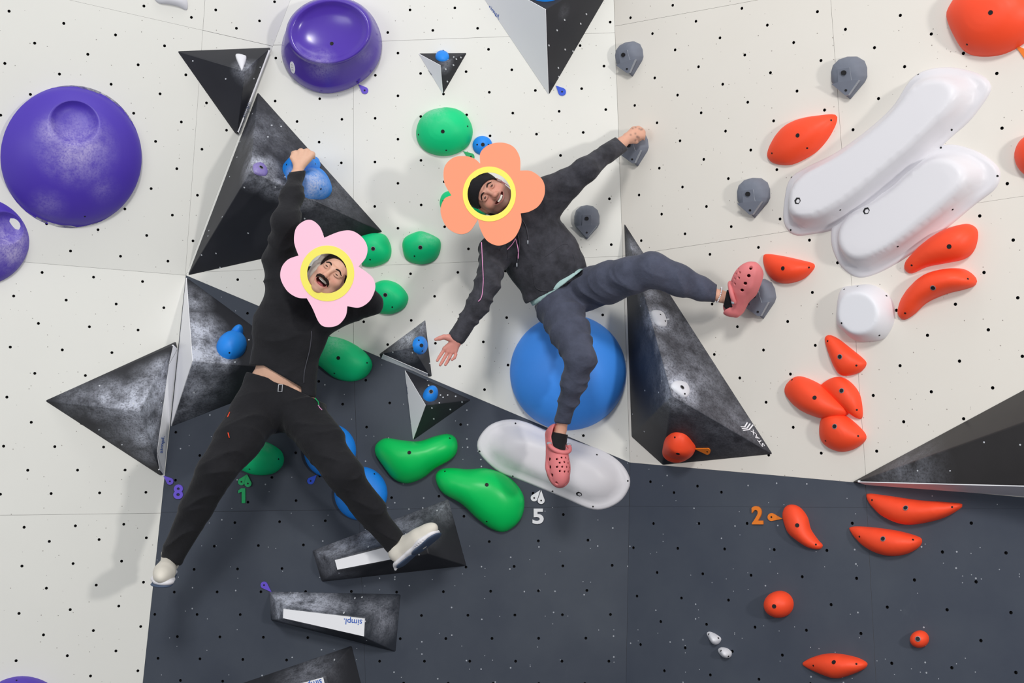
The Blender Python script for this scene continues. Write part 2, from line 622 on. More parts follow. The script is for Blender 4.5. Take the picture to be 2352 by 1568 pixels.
ROUND = [(1 - math.cos(a), math.sin(a)) for a in np.linspace(0.0, math.pi / 2, 11)]
SOFT = [(0.0, 0.0), (0.012, 0.14), (0.05, 0.30), (0.12, 0.47), (0.22, 0.63), (0.36, 0.78), (0.52, 0.90), (0.7, 0.97), (0.86, 0.995), (1.0, 1.0)]
LOW = [(0.0, 0.0), (0.015, 0.16), (0.05, 0.24), (0.15, 0.38), (0.3, 0.56), (0.45, 0.72), (0.6, 0.85), (0.78, 0.95), (1.0, 1.0)]
FLANGE = [(0.0, 0.0), (0.008, 0.09), (0.05, 0.12), (0.15, 0.125), (0.19, 0.15), (0.25, 0.32), (0.36, 0.62), (0.47, 0.84), (0.57, 0.95), (0.70, 0.99), (0.85, 1.0), (1.0, 1.0)]

FLANGE2 = [(0.0, 0.0), (0.008, 0.08), (0.05, 0.10), (0.15, 0.105), (0.18, 0.13), (0.23, 0.40), (0.30, 0.75), (0.38, 0.95), (0.5, 1.0), (1.0, 1.0)]


def in_poly(p, poly):
    x, y = p[:, 0][:, None], p[:, 1][:, None]
    a, b = poly, np.roll(poly, -1, 0)
    c = (a[:, 1] > y) != (b[:, 1] > y)
    xi = a[:, 0] + (y - a[:, 1]) * (b[:, 0] - a[:, 0]) / (b[:, 1] - a[:, 1] + 1e-12)
    return (np.sum(c & (x < xi), 1) % 2) == 1


def puff_mesh(name, o_uv, H, prof, m, tilt=(0.0, 0.0), ridge=None):
    """closed outline swollen to height H: rise follows a membrane held at the outline"""
    lo, hi = o_uv.min(0), o_uv.max(0)
    N = 72
    dx = (hi - lo).max() / N
    nx, ny = int((hi[0] - lo[0]) / dx) + 4, int((hi[1] - lo[1]) / dx) + 4
    gx, gy = lo[0] - dx * 1.5 + dx * np.arange(nx), lo[1] - dx * 1.5 + dx * np.arange(ny)
    X, Y = np.meshgrid(gx, gy, indexing='ij')
    ins = in_poly(np.column_stack([X.ravel(), Y.ravel()]), o_uv).reshape(X.shape)
    f = np.zeros(X.shape)
    w = ins.astype(float)
    red_ = ((np.add.outer(np.arange(nx), np.arange(ny)) % 2) == 0) * w
    blk = w - red_
    for it in range(260):
        for msk in (red_, blk):
            nb = np.zeros_like(f)
            nb[1:-1, 1:-1] = (f[2:, 1:-1] + f[:-2, 1:-1] + f[1:-1, 2:] + f[1:-1, :-2] + 1.0) / 4
            f += msk * (nb - f) * 1.88
    f = np.clip(f / f.max(), 0, 1)
    T = 1 - np.sqrt(1 - f)
    n = len(o_uv)
    nrm = np.roll(o_uv, -1, 0) - np.roll(o_uv, 1, 0)
    nrm = np.stack([-nrm[:, 1], nrm[:, 0]], 1)
    nrm /= np.linalg.norm(nrm, axis=1)[:, None] + 1e-12
    area = 0.5 * np.sum(o_uv[:, 0] * np.roll(o_uv[:, 1], -1) - np.roll(o_uv[:, 0], -1) * o_uv[:, 1])
    if area < 0:
        nrm = -nrm
    pts = []
    size = (hi - lo).max()
    for d in (0.012, 0.03, 0.055):
        q = o_uv + nrm * d * size
        k = in_poly(q, o_uv)
        dist = np.min(np.linalg.norm(q[:, None] - o_uv[None], axis=2), axis=1)
        pts.append(q[k & (dist > d * size * 0.9)])
    st = max(1, int(round(size / (34 if ridge is None else 72) / dx)))
    gi = np.zeros_like(ins)
    gi[::st, ::st] = True
    gp = np.column_stack([X[gi & ins], Y[gi & ins]])
    if len(gp):
        dist = np.min(np.linalg.norm(gp[:, None] - o_uv[None], axis=2), axis=1)
        pts.append(gp[dist > 0.075 * size])
    allp = np.vstack([o_uv] + pts)
    r = delaunay_2d_cdt([Vector(p) for p in allp], [(i, (i + 1) % n) for i in range(n)], [], 1, 1e-7)
    v2 = np.array([(v.x, v.y) for v in r[0]])
    fi = np.clip((v2[:, 0] - gx[0]) / dx, 0, nx - 1.001)
    fj = np.clip((v2[:, 1] - gy[0]) / dx, 0, ny - 1.001)
    i0, j0 = fi.astype(int), fj.astype(int)
    a, b = fi - i0, fj - j0
    t = T[i0, j0] * (1 - a) * (1 - b) + T[i0 + 1, j0] * a * (1 - b) + T[i0, j0 + 1] * (1 - a) * b + T[i0 + 1, j0 + 1] * a * b
    pr = np.array(prof)
    h = H * np.interp(t, pr[:, 0], pr[:, 1])
    dmin = np.min(np.linalg.norm(v2[:, None] - o_uv[None], axis=2), axis=1)
    h[dmin < 1e-6] = 0.0
    if ridge is not None:
        # crest line: long flat slope on its left, short steep flank on its right
        rl, wl, wr = ridge
        sd = np.full(len(v2), 1e9)
        for p0, p1 in zip(rl[:-1], rl[1:]):
            e_ = p1 - p0
            tt = np.clip(((v2 - p0) @ e_) / (e_ @ e_), 0, 1)
            q = v2 - (p0 + tt[:, None] * e_)
            dd = np.linalg.norm(q, axis=1) * np.where(np.cross(e_, v2 - p0) > 0, 1, -1)
            k = np.abs(dd) < np.abs(sd)
            sd[k] = dd[k]
        lo_, hi_ = 1 - 0.62 * sd / wl, 1 + 0.88 * sd / wr
        kk = 0.10
        q = np.clip(0.5 + 0.5 * (hi_ - lo_) / kk, 0, 1)
        g = H * np.maximum(hi_ * (1 - q) + lo_ * q - kk * q * (1 - q) + 0.03, 0.11)
        kk = 0.22 * H
        q = np.clip(0.5 + 0.5 * (g - h) / kk, 0, 1)
        hs = g * (1 - q) + h * q - kk * q * (1 - q)
        h = np.where(h < 0.13 * H, np.minimum(h, g), np.maximum(hs, 0.10 * H))
    c = o_uv.mean(0)
    fac = np.clip(1 + ((v2 - c) @ np.array(tilt)), 0.55, 1.5)
    h *= fac
    V = [(p[0] - c[0], p[1] - c[1], hh) for p, hh in zip(v2, h)]
    Fc = [tuple(x) for x in r[2]]
    k0 = len(V)
    V += [(p[0] - c[0], p[1] - c[1], 0.0) for p in o_uv] + [(p[0] - c[0], p[1] - c[1], -0.004) for p in o_uv]
    for i in range(n):
        j = (i + 1) % n
        q = (k0 + i, k0 + n + i, k0 + n + j, k0 + j)
        Fc.append(q if area > 0 else q[::-1])
    me = mesh_np(name, V, Fc, (m,), None, True)
    bm = bmesh.new()
    bm.from_mesh(me)
    bmesh.ops.remove_doubles(bm, verts=bm.verts, dist=1e-5)
    bmesh.ops.recalc_face_normals(bm, faces=bm.faces)
    bm.to_mesh(me)
    bm.free()
    me.polygons.foreach_set('use_smooth', [True] * len(me.polygons))
    return me, c


def dome(name, plane, outline, H, apex, m, label, cat='hold', group=None, prof=None, n=60, lean=1.0, ridge=None,
         bolts=(), holes=(), screws=()):
    """moulded hold bulging H out of the wall; apex pixel(s) say which way its crown leans"""
    prof = prof or SOFT
    o_uv = np.array([plane.uv(*p) for p in cr_closed(outline, n)])
    ap = np.mean([plane.uv(p[0], p[1], H) for p in apex], 0)
    d = ap - o_uv.mean(0)
    R = np.linalg.norm(o_uv - o_uv.mean(0), axis=1).mean()
    tilt = d / (R * R) * 0.8 * (0.0 if prof is ROUND else lean)
    if ridge is not None:
        ridge = ([plane.uv(p[0], p[1], H) for p in ridge[0]], ridge[1], ridge[2])
    me, c = puff_mesh(name, o_uv, H, prof, m, tilt, ridge)
    o = link(name, me, None, plane.frame(plane.o + plane.u * c[0] + plane.v * c[1]))
    tag(o, label, cat, group)
    bpy.context.view_layer.update()
    fit(o, bolts, holes, screws)
    return o


def wp(plane, px, py, h=0.0):
    return plane.at(px, py, h)


# --- purple holds
def purple_chalk(name, spots):
    return mat(name, (80, 58, 178), 0.42, 0.4, chalk=spots, chalk_rgb=(196, 186, 226), mottled=0.03)


def big_disc(name, plane, cx, cy, rx, ry, rot, H, crater, m, label, screws):
    """wide lens-shaped hold with a round pocket, meshed as rings round the pocket"""
    n = 72
    out = np.array([plane.uv(*p) for p in resample(np.array(ellipse_px(cx, cy, rx, ry, rot, 72)), n)])
    q0 = plane.uv(crater[0], crater[1], H * 0.9)
    r0 = crater[2]
    ang = np.arctan2(out[:, 1] - q0[1], out[:, 0] - q0[0])
    c = out.mean(0)
    R = np.linalg.norm(out - c, axis=1).mean()
    rings = [np.column_stack([out - c, np.full(n, -0.004)])]
    circ = q0 + r0 * np.stack([np.cos(ang), np.sin(ang) * 0.93], 1)

    def hgt(p):
        d = np.clip(np.linalg.norm(p - c, axis=1) / R, 0, 1)
        return H * (1 - d ** 2.2) ** 0.8 + 0.012 * np.clip((1 - d) * 30, 0, 1)
    for t in (0.0, 0.01, 0.03, 0.07, 0.14, 0.24, 0.36, 0.5, 0.64, 0.78, 0.9, 0.97):
        p = out * (1 - t) + circ * t
        rings.append(np.column_stack([p - c, hgt(p)]))
    for s, dep in ((1.0, 0.004), (0.94, 0.012), (0.86, 0.024), (0.74, 0.036), (0.56, 0.045), (0.34, 0.05), (0.12, 0.052)):
        p = q0 + (circ - q0) * s
        rings.append(np.column_stack([p - c, hgt(p) - dep]))
    me = grid_mesh(name, rings, m)
    o = link(name, me, None, plane.frame(plane.o + plane.u * c[0] + plane.v * c[1]))
    tag(o, label, 'hold')
    bpy.context.view_layer.update()
    fit(o, (), (), screws)
    return o


_m = purple_chalk('purple resin, chalked pocket', [(wp(LU, 175, 340, .12), 0.20, 0.9), (wp(LU, 120, 305, .12), 0.10, .7), (wp(LU, 110, 470, .08), 0.10, 0.35), (wp(LU, 235, 430, .09), 0.09, 0.3)])
big_disc('climbing_hold', LU, 163, 360, 162, 164, 0, 0.13, (172, 281, 0.098), _m,
         'huge purple dome hold with one round pocket, high on the left wall', [(82, 208), (290, 255), (195, 497)])
_m = purple_chalk('purple resin, white chalk', [(wp(LL, 20, 560, .1), 0.16, 1.3), (wp(LL, 40, 520, .1), 0.08, 1.0)])
big_disc('climbing_hold', LL, -48, 546, 117, 110, 0, 0.11, (12, 522, 0.075), _m,
         'purple round hold with chalky pocket, cut by the left photo edge', [(60, 500)])
dome('climbing_hold', LL, ellipse_px(52, 1662, 112, 110), 0.1, [(55, 1650)], PURPLE,
     'purple round hold peeking up at the bottom left corner of the photo', screws=[(38, 1562)])


def purple_tub():
    plane = BU
    n = 72

    def ring(px, h):
        q = np.array([plane.uv(p[0], p[1], h) for p in px])
        c = q.mean(0)
        a = np.arctan2(q[:, 1] - c[1], q[:, 0] - c[0])
        o = np.argsort(a)
        th = np.linspace(-math.pi, math.pi, n, endpoint=False)
        rr = np.interp(th, a[o], np.linalg.norm(q - c, axis=1)[o], period=2 * math.pi)
        return np.column_stack([c[0] + rr * np.cos(th), c[1] + rr * np.sin(th), np.full(n, h)])
    base = [(647, 128), (651, 85), (672, 45), (712, 16), (760, 0), (812, 2), (850, 30), (872, 70), (877, 106), (868, 145), (840, 180), (795, 206), (745, 214), (700, 200), (665, 170)]
    base = cr_closed(base, 72)
    rim = ellipse_px(757, 72, 92, 72, -8, 72)
    mid = 0.55 * np.array(base) + 0.45 * (np.array(base) - np.array((762, 107))) * 0.86 + 0.45 * np.array((758, 88))
    rings = [ring(base, -0.004), ring(base, 0.006), ring(base, 0.018), ring(mid, 0.08)]
    outer = np.array(rim)
    cc = np.array((757, 72))
    for s, h in ((1.10, 0.135), (1.06, 0.160), (1.02, 0.172), (0.98, 0.176), (0.93, 0.172), (0.86, 0.160), (0.74, 0.148), (0.5, 0.138), (0.25, 0.134), (0.06, 0.133)):
        rings.append(ring(cc + (outer - cc) * s, h))
    c = rings[0][:, :2].mean(0)
    for r in rings:
        r[:, :2] -= c
    m = mat('glossy purple resin', (82, 54, 170), 0.22, 0.5, chalk=[(wp(BU, 735, 150, .15), 0.10, .7), (wp(BU, 830, 120, .1), 0.06, .6)], chalk_rgb=(196, 186, 226), mottled=0.03)
    o = link('climbing_hold', grid_mesh('climbing_hold', rings, m), None, plane.frame(plane.o + plane.u * c[0] + plane.v * c[1]))
    tag(o, 'big glossy purple tub-shaped hold with dished face and small white sticker', 'hold')
    bpy.context.view_layer.update()
    fit(o, [], [(762, 100)], [(820, 188)])
    q, nrm = hit(o, 672, 155)
    st = disc_mesh('sticker', [(0.021, -0.002, 0), (0.021, 0.0012, 0), (0.012, 0.0014, 0)], (WHITE_TAG,), 20)
    s = link('sticker', st, o, frame_n(q, nrm) @ Matrix.Diagonal((0.72, 1.35, 1, 1)))
    V, Fc = [], []
    for k in range(3):
        for a in np.linspace(-1.0, 1.0, 7):
            for r in (0.0075, 0.0095):
                V.append((r * math.sin(a) - 0.001, r * math.cos(a) * 0.5 - 0.012 + 0.009 * k, 0.0018))
        b = k * 14
        Fc += [(b + 2 * i, b + 2 * i + 1, b + 2 * i + 3, b + 2 * i + 2) for i in range(6)]
    link('sticker_print', mesh_np('sticker_print', V, Fc, (BLACK_LOGO,), None, False), s)
    return o


purple_tub()

# --- green holds
GH = 'green half-egg hold '
GREEN_C = lambda nm, pl, x, y, r=0.06: mat(nm, (8, 208, 132), 0.5, 0.35, chalk=[(wp(pl, x, y, .05), r, .9)], chalk_rgb=(150, 220, 185), mottled=0.05, grain=0.05)
dome('climbing_hold', BU, [(1022, 248), (1055, 253), (1078, 275), (1086, 305), (1075, 335), (1045, 354), (1010, 358), (975, 345), (957, 318), (960, 285), (982, 258)],
     0.10, [(1018, 285)], GREEN_C('green resin, chalk on top', BU, 1000, 262, .09), GH + 'highest of the green ones, above the orange flower', prof=SOFT, holes=[(1017, 302)], screws=[(961, 309), (1074, 290), (1025, 345)])
dome('climbing_hold', BU, [(834, 541), (862, 535), (886, 541), (899, 570), (893, 597), (865, 611), (838, 612), (815, 595), (808, 565), (818, 548)],
     0.07, [(855, 560)], GREEN, GH + 'partly behind the upper right pink petal', bolts=[(857, 571)], screws=[(850, 596)])
dome('climbing_hold', BU, [(925, 572), (928, 548), (950, 535), (970, 531), (1000, 543), (1012, 555), (1010, 580), (995, 600), (965, 607), (935, 597)],
     0.07, [(966, 556)], GREEN_C('green resin, faint chalk', BU, 985, 545), GH + 'standing alone between the pink flower and the orange flower', bolts=[(965.5, 568)], screws=[(952, 588)])
dome('climbing_hold', BU, [(866, 648), (888, 643), (915, 652), (935, 674), (937, 692), (925, 710), (898, 721), (870, 718), (850, 700), (850, 665)],
     0.07, [(888, 670)], GREEN, GH + 'touching the bent elbow of the person in the pink flower', bolts=[(885, 677)], screws=[(901, 705)])
dome('climbing_hold', BL, [(738, 777), (765, 773), (800, 783), (835, 805), (854, 830), (852, 850), (835, 868), (805, 876), (770, 868), (740, 845), (725, 830), (731, 800)],
     0.09, [(785, 812)], GREEN_C('green resin, chalky crown', BL, 765, 785, .1), 'large green half-egg hold at the side of the black jacket, on the dark wall edge', holes=[(777, 822)], screws=[(843, 833), (768, 857)])
dome('climbing_hold', BL, [(602, 1012), (640, 1030), (652, 1050), (647, 1072), (625, 1088), (590, 1091), (560, 1082), (535, 1066), (530, 1040), (560, 1018)],
     0.09, [(590, 1045)], GREEN_C('green resin, chalk corner', BL, 607, 1020), GH + 'between the spread legs of the person in black', holes=[(574, 1045)], screws=[(640, 1054), (573, 1077)])
dome('climbing_hold', BU, [(1010, 463), (1018, 444), (1040, 437), (1075, 440), (1110, 455), (1124, 478), (1115, 493), (1085, 496), (1040, 490), (1015, 480)],
     0.06, [(1065, 465)], GREEN, GH + 'mostly hidden behind the orange flower', screws=[(1018, 461)])


def two_lobe(outline, H, ridge, ridge2, label, holes, screws):
    return dome('climbing_hold', BL, outline, H, ridge, GREEN2, label, n=72, holes=holes, screws=screws)


two_lobe([(864, 1020), (885, 1006), (920, 1010), (960, 1013), (1000, 1001), (1030, 996), (1048, 1008), (1050, 1035), (1035, 1055), (1000, 1075), (970, 1098), (935, 1110), (905, 1100), (880, 1070), (862, 1042)],
         0.11, [(905, 1035), (945, 1042), (1020, 1015)], None, 'upper of the two big bright green boot-shaped holds', [(940, 1039)], [(1033, 1006)])
two_lobe([(1000, 1097), (1010, 1079), (1035, 1074), (1075, 1077), (1115, 1075), (1150, 1085), (1180, 1105), (1202, 1137), (1203, 1172), (1190, 1200), (1160, 1221), (1130, 1215), (1095, 1190), (1060, 1157), (1015, 1130)],
         0.12, [(1040, 1095), (1110, 1110), (1150, 1165)], None, 'lower of the two big bright green boot-shaped holds, beside the white 5', [(1118, 1113)], [(1022, 1082), (1118, 1197)])

# --- blue holds on the wall
dome('climbing_hold', BU, ellipse_px(1108, 334, 23, 22), 0.035, [(1108, 330)], BLUE, 'small round blue hold just above the orange flower', holes=[(1109, 332)], screws=[(1096, 332), (1122, 332)])
_bm = mat('blue resin disc', (24, 132, 232), 0.5, 0.4, mottled=0.04)
dome('climbing_hold', BL, ellipse_px(758, 1035, 60, 62), 0.07, [(758, 1028)], _bm, 'upper of two blue round holds behind the leg in black trousers', prof=ROUND, screws=[(790, 1006), (738, 1083)])
dome('climbing_hold', BL, ellipse_px(829, 1133, 61, 62), 0.07, [(829, 1128)], _bm, 'lower of two blue round holds behind the leg in black trousers', prof=ROUND, screws=[(860, 1088), (882, 1156)])
dome('half_ball', BU, ellipse_px(1305, 855, 134, 133), 0.20, [(1300, 835)], BALL_BLUE, 'giant blue half ball hold under the seated person in grey', prof=ROUND, n=96)

# --- orange red holds on the right wall
RH = 'orange-red '


def red(plane, outline, H, apex, label, bolts=(), holes=(), screws=(), prof=SOFT):
    return dome('climbing_hold', plane, outline, H, apex, RED, RH + label, prof=prof, bolts=bolts, holes=holes, screws=screws)


red(RU, [(2175, 40), (2185, 12), (2212, -18), (2290, -42), (2370, -30), (2400, 20), (2382, 70), (2345, 105), (2300, 126), (2250, 130), (2215, 118), (2193, 85)], 0.12, [(2280, 20)],
    'big bulging hold in the top right corner', holes=[(2275, 29)], screws=[(2221, 102)])
red(RU, [(1763, 352), (1775, 325), (1797, 295), (1832, 275), (1880, 265), (1918, 263), (1922, 280), (1905, 315), (1880, 345), (1850, 365), (1815, 379), (1780, 376), (1766, 366)], 0.07, [(1800, 345), (1880, 290)],
    'leaf-shaped hold above the long white macros', holes=[(1832, 311)], screws=[(1909, 276), (1773, 352), (1854, 340)])
red(RU, ellipse_px(2383, 358, 52, 52), 0.08, [(2383, 350)], 'hold cut off by the right photo edge')
red(RU, [(1753, 590), (1763, 583), (1800, 588), (1845, 598), (1870, 606), (1868, 620), (1845, 641), (1810, 651), (1780, 645), (1760, 622)], 0.06, [(1790, 605), (1840, 618)],
    'half-moon hold beside the toe of the raised clog', holes=[(1798, 616)], screws=[(1858, 614)])
red(RU, [(2078, 610), (2085, 595), (2120, 560), (2165, 530), (2215, 514), (2240, 521), (2247, 540), (2238, 575), (2215, 595), (2170, 605), (2130, 613), (2095, 628), (2080, 622)], 0.08, [(2110, 600), (2205, 550)],
    'long pear-shaped hold, upper of the slanting pair', holes=[(2180, 566)], screws=[(2094, 609)])
red(RU, [(2063, 720), (2070, 690), (2090, 660), (2125, 630), (2170, 617), (2215, 618), (2242, 638), (2240, 655), (2215, 665), (2175, 675), (2130, 695), (2100, 722), (2075, 735)], 0.08, [(2085, 705), (2140, 655), (2215, 640)],
    'banana-shaped hold, lower of the slanting pair', bolts=[(2143, 661)], screws=[(2079, 719), (2223, 640)])
red(RU, [(1895, 779), (1904, 769), (1925, 777), (1955, 800), (1985, 825), (1990, 838), (1975, 855), (1945, 863), (1925, 855), (1906, 815)], 0.05, [(1915, 795), (1950, 835)],
    'triangular hold below the white pot-shaped hold', bolts=[(1929, 819)], screws=[(1901, 783), (1967, 839)])
red(RU, [(1804, 905), (1808, 880), (1830, 864), (1860, 870), (1900, 892), (1940, 925), (1952, 943), (1940, 956), (1905, 962), (1870, 955), (1832, 936)], 0.075, [(1835, 890), (1925, 945)],
    'long oval hold, left one of the cluster of three', holes=[(1871, 913)], screws=[(1819, 872)])
red(RU, [(1884, 887), (1905, 870), (1930, 865), (1955, 878), (1975, 905), (1982, 945), (1978, 962), (1960, 955), (1930, 930), (1900, 903)], 0.05, [(1925, 890), (1965, 935)],
    'half-moon hold, right one of the cluster of three', bolts=[(1933, 897)], screws=[(1968, 941)])
red(RU, [(1886, 967), (1898, 947), (1920, 943), (1945, 955), (1975, 980), (1990, 1000), (1985, 1015), (1960, 1032), (1930, 1037), (1900, 1025), (1885, 1005)], 0.07, [(1915, 972), (1945, 1000)],
    'thumb-shaped hold, lowest one of the cluster of three', bolts=[(1917, 979)], screws=[(1971, 1001), (1896, 1012)])
red(RL, [(1990, 1141), (1995, 1133), (2040, 1138), (2110, 1148), (2180, 1153), (2210, 1157), (2205, 1168), (2165, 1190), (2110, 1203), (2070, 1203), (2030, 1187), (2002, 1162)], 0.07, [(2030, 1150), (2170, 1165)],
    'long boat-shaped hold, upper of the boat-shaped pair', bolts=[(2080, 1166)], screws=[(2003, 1148), (2187, 1164)])
red(RL, [(1952, 1218), (1958, 1209), (2000, 1210), (2060, 1218), (2105, 1230), (2118, 1239), (2112, 1255), (2085, 1271), (2050, 1277), (2015, 1270), (1980, 1250)], 0.065, [(1985, 1225), (2085, 1242)],
    'boat-shaped hold, lower of the boat-shaped pair', bolts=[(2028, 1237)], screws=[(1974, 1232), (2097, 1239)])
red(RL, [(1799, 1187), (1803, 1165), (1818, 1158), (1838, 1165), (1855, 1187), (1863, 1215), (1880, 1240), (1890, 1252), (1882, 1261), (1860, 1258), (1835, 1243), (1811, 1222)], 0.055, [(1820, 1180), (1838, 1215), (1875, 1250)],
    'comma-shaped hold beside the orange number 2', holes=[(1831, 1206)], screws=[(1874, 1250)])
red(RL, ellipse_px(1791, 1387, 32, 31), 0.075, [(1785, 1382)], 'larger of the two ball-shaped knobs on the dark wall', holes=[(1778, 1392)], prof=ROUND)
red(RL, ellipse_px(2113, 1467, 21, 20), 0.045, [(2110, 1464)], 'smaller of the two ball-shaped knobs on the dark wall', bolts=[(2108, 1467)], prof=ROUND)
red(RL, [(1844, 1527), (1853, 1515), (1885, 1503), (1920, 1500), (1965, 1508), (1990, 1520), (1991, 1530), (1975, 1541), (1940, 1554), (1918, 1557), (1880, 1545)], 0.06, [(1885, 1522), (1955, 1524)],
    'canoe-shaped hold at the bottom edge of the photo', holes=[(1915, 1520)], screws=[(1868, 1528), (1967, 1524)])


# --- grey holds: one mesh, six copies
def grey_mesh():
    out = [(-0.058, 0.03), (-0.05, 0.056), (-0.028, 0.075), (0.0, 0.08), (0.028, 0.075), (0.05, 0.056), (0.058, 0.03),
           (0.058, -0.005), (0.050, -0.022), (0.0, -0.078), (-0.050, -0.022), (-0.058, -0.005)]
    pts = []
    for i in range(len(out)):
        a, b = np.array(out[i]), np.array(out[(i + 1) % len(out)])
        for t in np.linspace(0, 1, 5, endpoint=False):
            pts.append(a + (b - a) * t)
    o = np.array(pts)
    n = len(o)
    rings = [np.column_stack([o, np.full(n, -0.004)])]
    a, b = np.array((0, 0.02)), np.array((0, -0.02))
    t = np.clip(((o - a) @ (b - a)) / ((b - a) @ (b - a)), 0, 1)
    tgt = a + t[:, None] * (b - a)
    for s, h in ((0.0, 0.004), (0.02, 0.016), (0.06, 0.026), (0.14, 0.038), (0.26, 0.048), (0.42, 0.054), (0.6, 0.057), (0.8, 0.058), (1, 0.058)):
        q = o + (tgt - o) * s
        lowb = np.clip((0.01 - q[:, 1]) / 0.08, 0, 1)
        rings.append(np.column_stack([q, h * (1 - 0.42 * lowb)]))
    return grid_mesh('climbing_hold', rings, GREY)


def grey_step_mesh():
    """the raised T-shaped step on the face of the grey hold"""
    pl = [(-0.020, 0.028), (0.020, 0.028), (0.022, -0.018), (0.045, -0.020), (0.006, -0.066), (-0.006, -0.066), (-0.045, -0.020), (-0.022, -0.018)]
    V = []
    for (x, y) in pl:
        lowb = min(1, max(0, (0.01 - y) / 0.08))
        V.append((x, y, 0.0640 * (1 - 0.42 * lowb) - 0.003 * abs(x) / 0.045))
    V += [(x * 1.05, y * 1.03, h - 0.012) for (x, y, h) in V]
    n = len(pl)
    Fc = [tuple(range(n))] + [(i, i + n, (i + 1) % n + n, (i + 1) % n) for i in range(n)]
    return mesh_np('face_step', V, Fc, (GREY, GREY_EDGE), [0] + [1] * n, False)


G_ME, GS_ME = grey_mesh(), grey_step_mesh()
GREY_HOLDS = []
for (px, py, pl, s, rot, lab) in ((1449, 137, RU, 1.0, 8, 'grey skull-shaped hold highest up beside the inner corner'),
                                  (1952, 180, RU, 1.08, 2, 'grey skull-shaped hold above the long white macros, near the panel seam'),
                                  (1461, 343, RU, 1.0, 8, 'grey skull-shaped hold gripped by the hand of the person in grey'),
                                  (1733, 455, RU, 1.08, 2, 'grey skull-shaped hold left of the long white macros'),
                                  (1348, 511, BU, 1.0, 0, 'grey skull-shaped hold on the back wall beside the grey hoodie'),
                                  (1747, 687, RU, 1.08, 10, 'grey skull-shaped hold under the raised pink clog')):
    o = link('climbing_hold', G_ME, None, pl.frame(pl.at(px, py)) @ Matrix.Rotation(math.radians(rot), 4, 'Z') @ Matrix.Scale(s * (1.16 if pl is RU else 1.0), 4, (1, 0, 0)) @ Matrix.Scale(s, 4, (0, 1, 0)))
    tag(o, lab, 'hold', 'grey skull-shaped holds')
    link('face_step', GS_ME, o)
    link('bolt_hole_shade', HOLE_ME, o, Matrix.Translation((0, 0.012, 0.0640)))
    link('screw', SCREW_ME, o, Matrix.Translation((0, -0.05, 0.0448)))
    GREY_HOLDS.append(o)

# --- white macros and small white holds
def hex_logo(o, px, py, s=0.016, rot=0.0):
    q, n = hit(o, px, py)
    if q is None:
        return
    V, Fc = [], []
    for k in range(6):
        a = 2 * math.pi * (k + 0.5) / 6 + rot
        V.append((s * math.cos(a), s * math.sin(a), 0.001))
    for k in range(6):
        a = 2 * math.pi * (k + 0.5) / 6 + rot
        V.append((s * 0.62 * math.cos(a) + 0.14 * s, s * 0.62 * math.sin(a) - 0.1 * s, 0.001))
    Fc = [(i, (i + 1) % 6, (i + 1) % 6 + 6, i + 6) for i in range(6)]
    link('cube_mark', mesh_np('cube_mark', V, Fc, (BLACK_LOGO,), None, False), o, frame_n(q, n if n.z > 0 else -n))


o = dome('climbing_macro', BL, [(1097, 1032), (1100, 1005), (1125, 976), (1165, 963), (1205, 968), (1260, 990), (1330, 1015), (1385, 1035), (1425, 1062), (1446, 1095), (1445, 1120), (1425, 1150), (1390, 1168), (1355, 1168), (1300, 1145), (1240, 1120), (1190, 1100), (1150, 1085), (1118, 1060)],
         0.065, [(1165, 1010), (1385, 1098)], WHITE_GRP, 'long white flanged macro under the hanging clog, above the white number 5', prof=FLANGE, n=96,
         screws=[(1184, 972), (1102, 1036), (1178, 1093), (1269, 1128), (1362, 1163), (1442, 1104), (1371, 1044)])
hex_logo(o, 1330, 1134, 0.015, 0.2)
o = dome('climbing_macro', RU, [(1800, 510), (1803, 450), (1815, 410), (1850, 385), (1920, 350), (1990, 300), (2050, 245), (2090, 185), (2130, 160), (2190, 155), (2250, 170), (2275, 192), (2272, 217), (2230, 275), (2180, 320), (2130, 368), (2060, 425), (1990, 482), (1920, 525), (1870, 537), (1825, 540)],
         0.12, [(1880, 470), (2020, 400), (2200, 260)], WHITE_GRP, 'longest white flanged macro slanting up to the top right', prof=FLANGE2, n=110, lean=0, ridge=([(1815, 540), (1903, 480), (2017, 396), (2149, 300), (2228, 250), (2280, 210)], 0.34, 0.15),
         screws=[(1818, 407), (1816, 528), (1913, 339), (2012, 258), (2109, 171), (2268, 181), (2186, 298), (1930, 482)])
hex_logo(o, 1832, 461, 0.015, 0.4)
o = dome('climbing_macro', RU, [(1908, 545), (1915, 510), (1945, 480), (1990, 460), (2050, 425), (2100, 372), (2140, 342), (2190, 332), (2250, 350), (2290, 380), (2298, 405), (2285, 435), (2240, 470), (2180, 520), (2120, 565), (2060, 605), (2010, 630), (1970, 637), (1935, 615), (1915, 580)],
         0.11, [(1985, 560), (2110, 480), (2230, 410)], WHITE_GRP, 'shorter white flanged macro tucked below the longest one', prof=FLANGE2, n=110, lean=0, ridge=([(1955, 632), (2008, 585), (2105, 502), (2193, 431), (2254, 396), (2300, 372)], 0.30, 0.13),
         screws=[(1921, 512), (1954, 631), (2037, 431), (2161, 339), (2291, 404), (2188, 481), (2062, 566)])
hex_logo(o, 1990, 484, 0.015, 0.6)
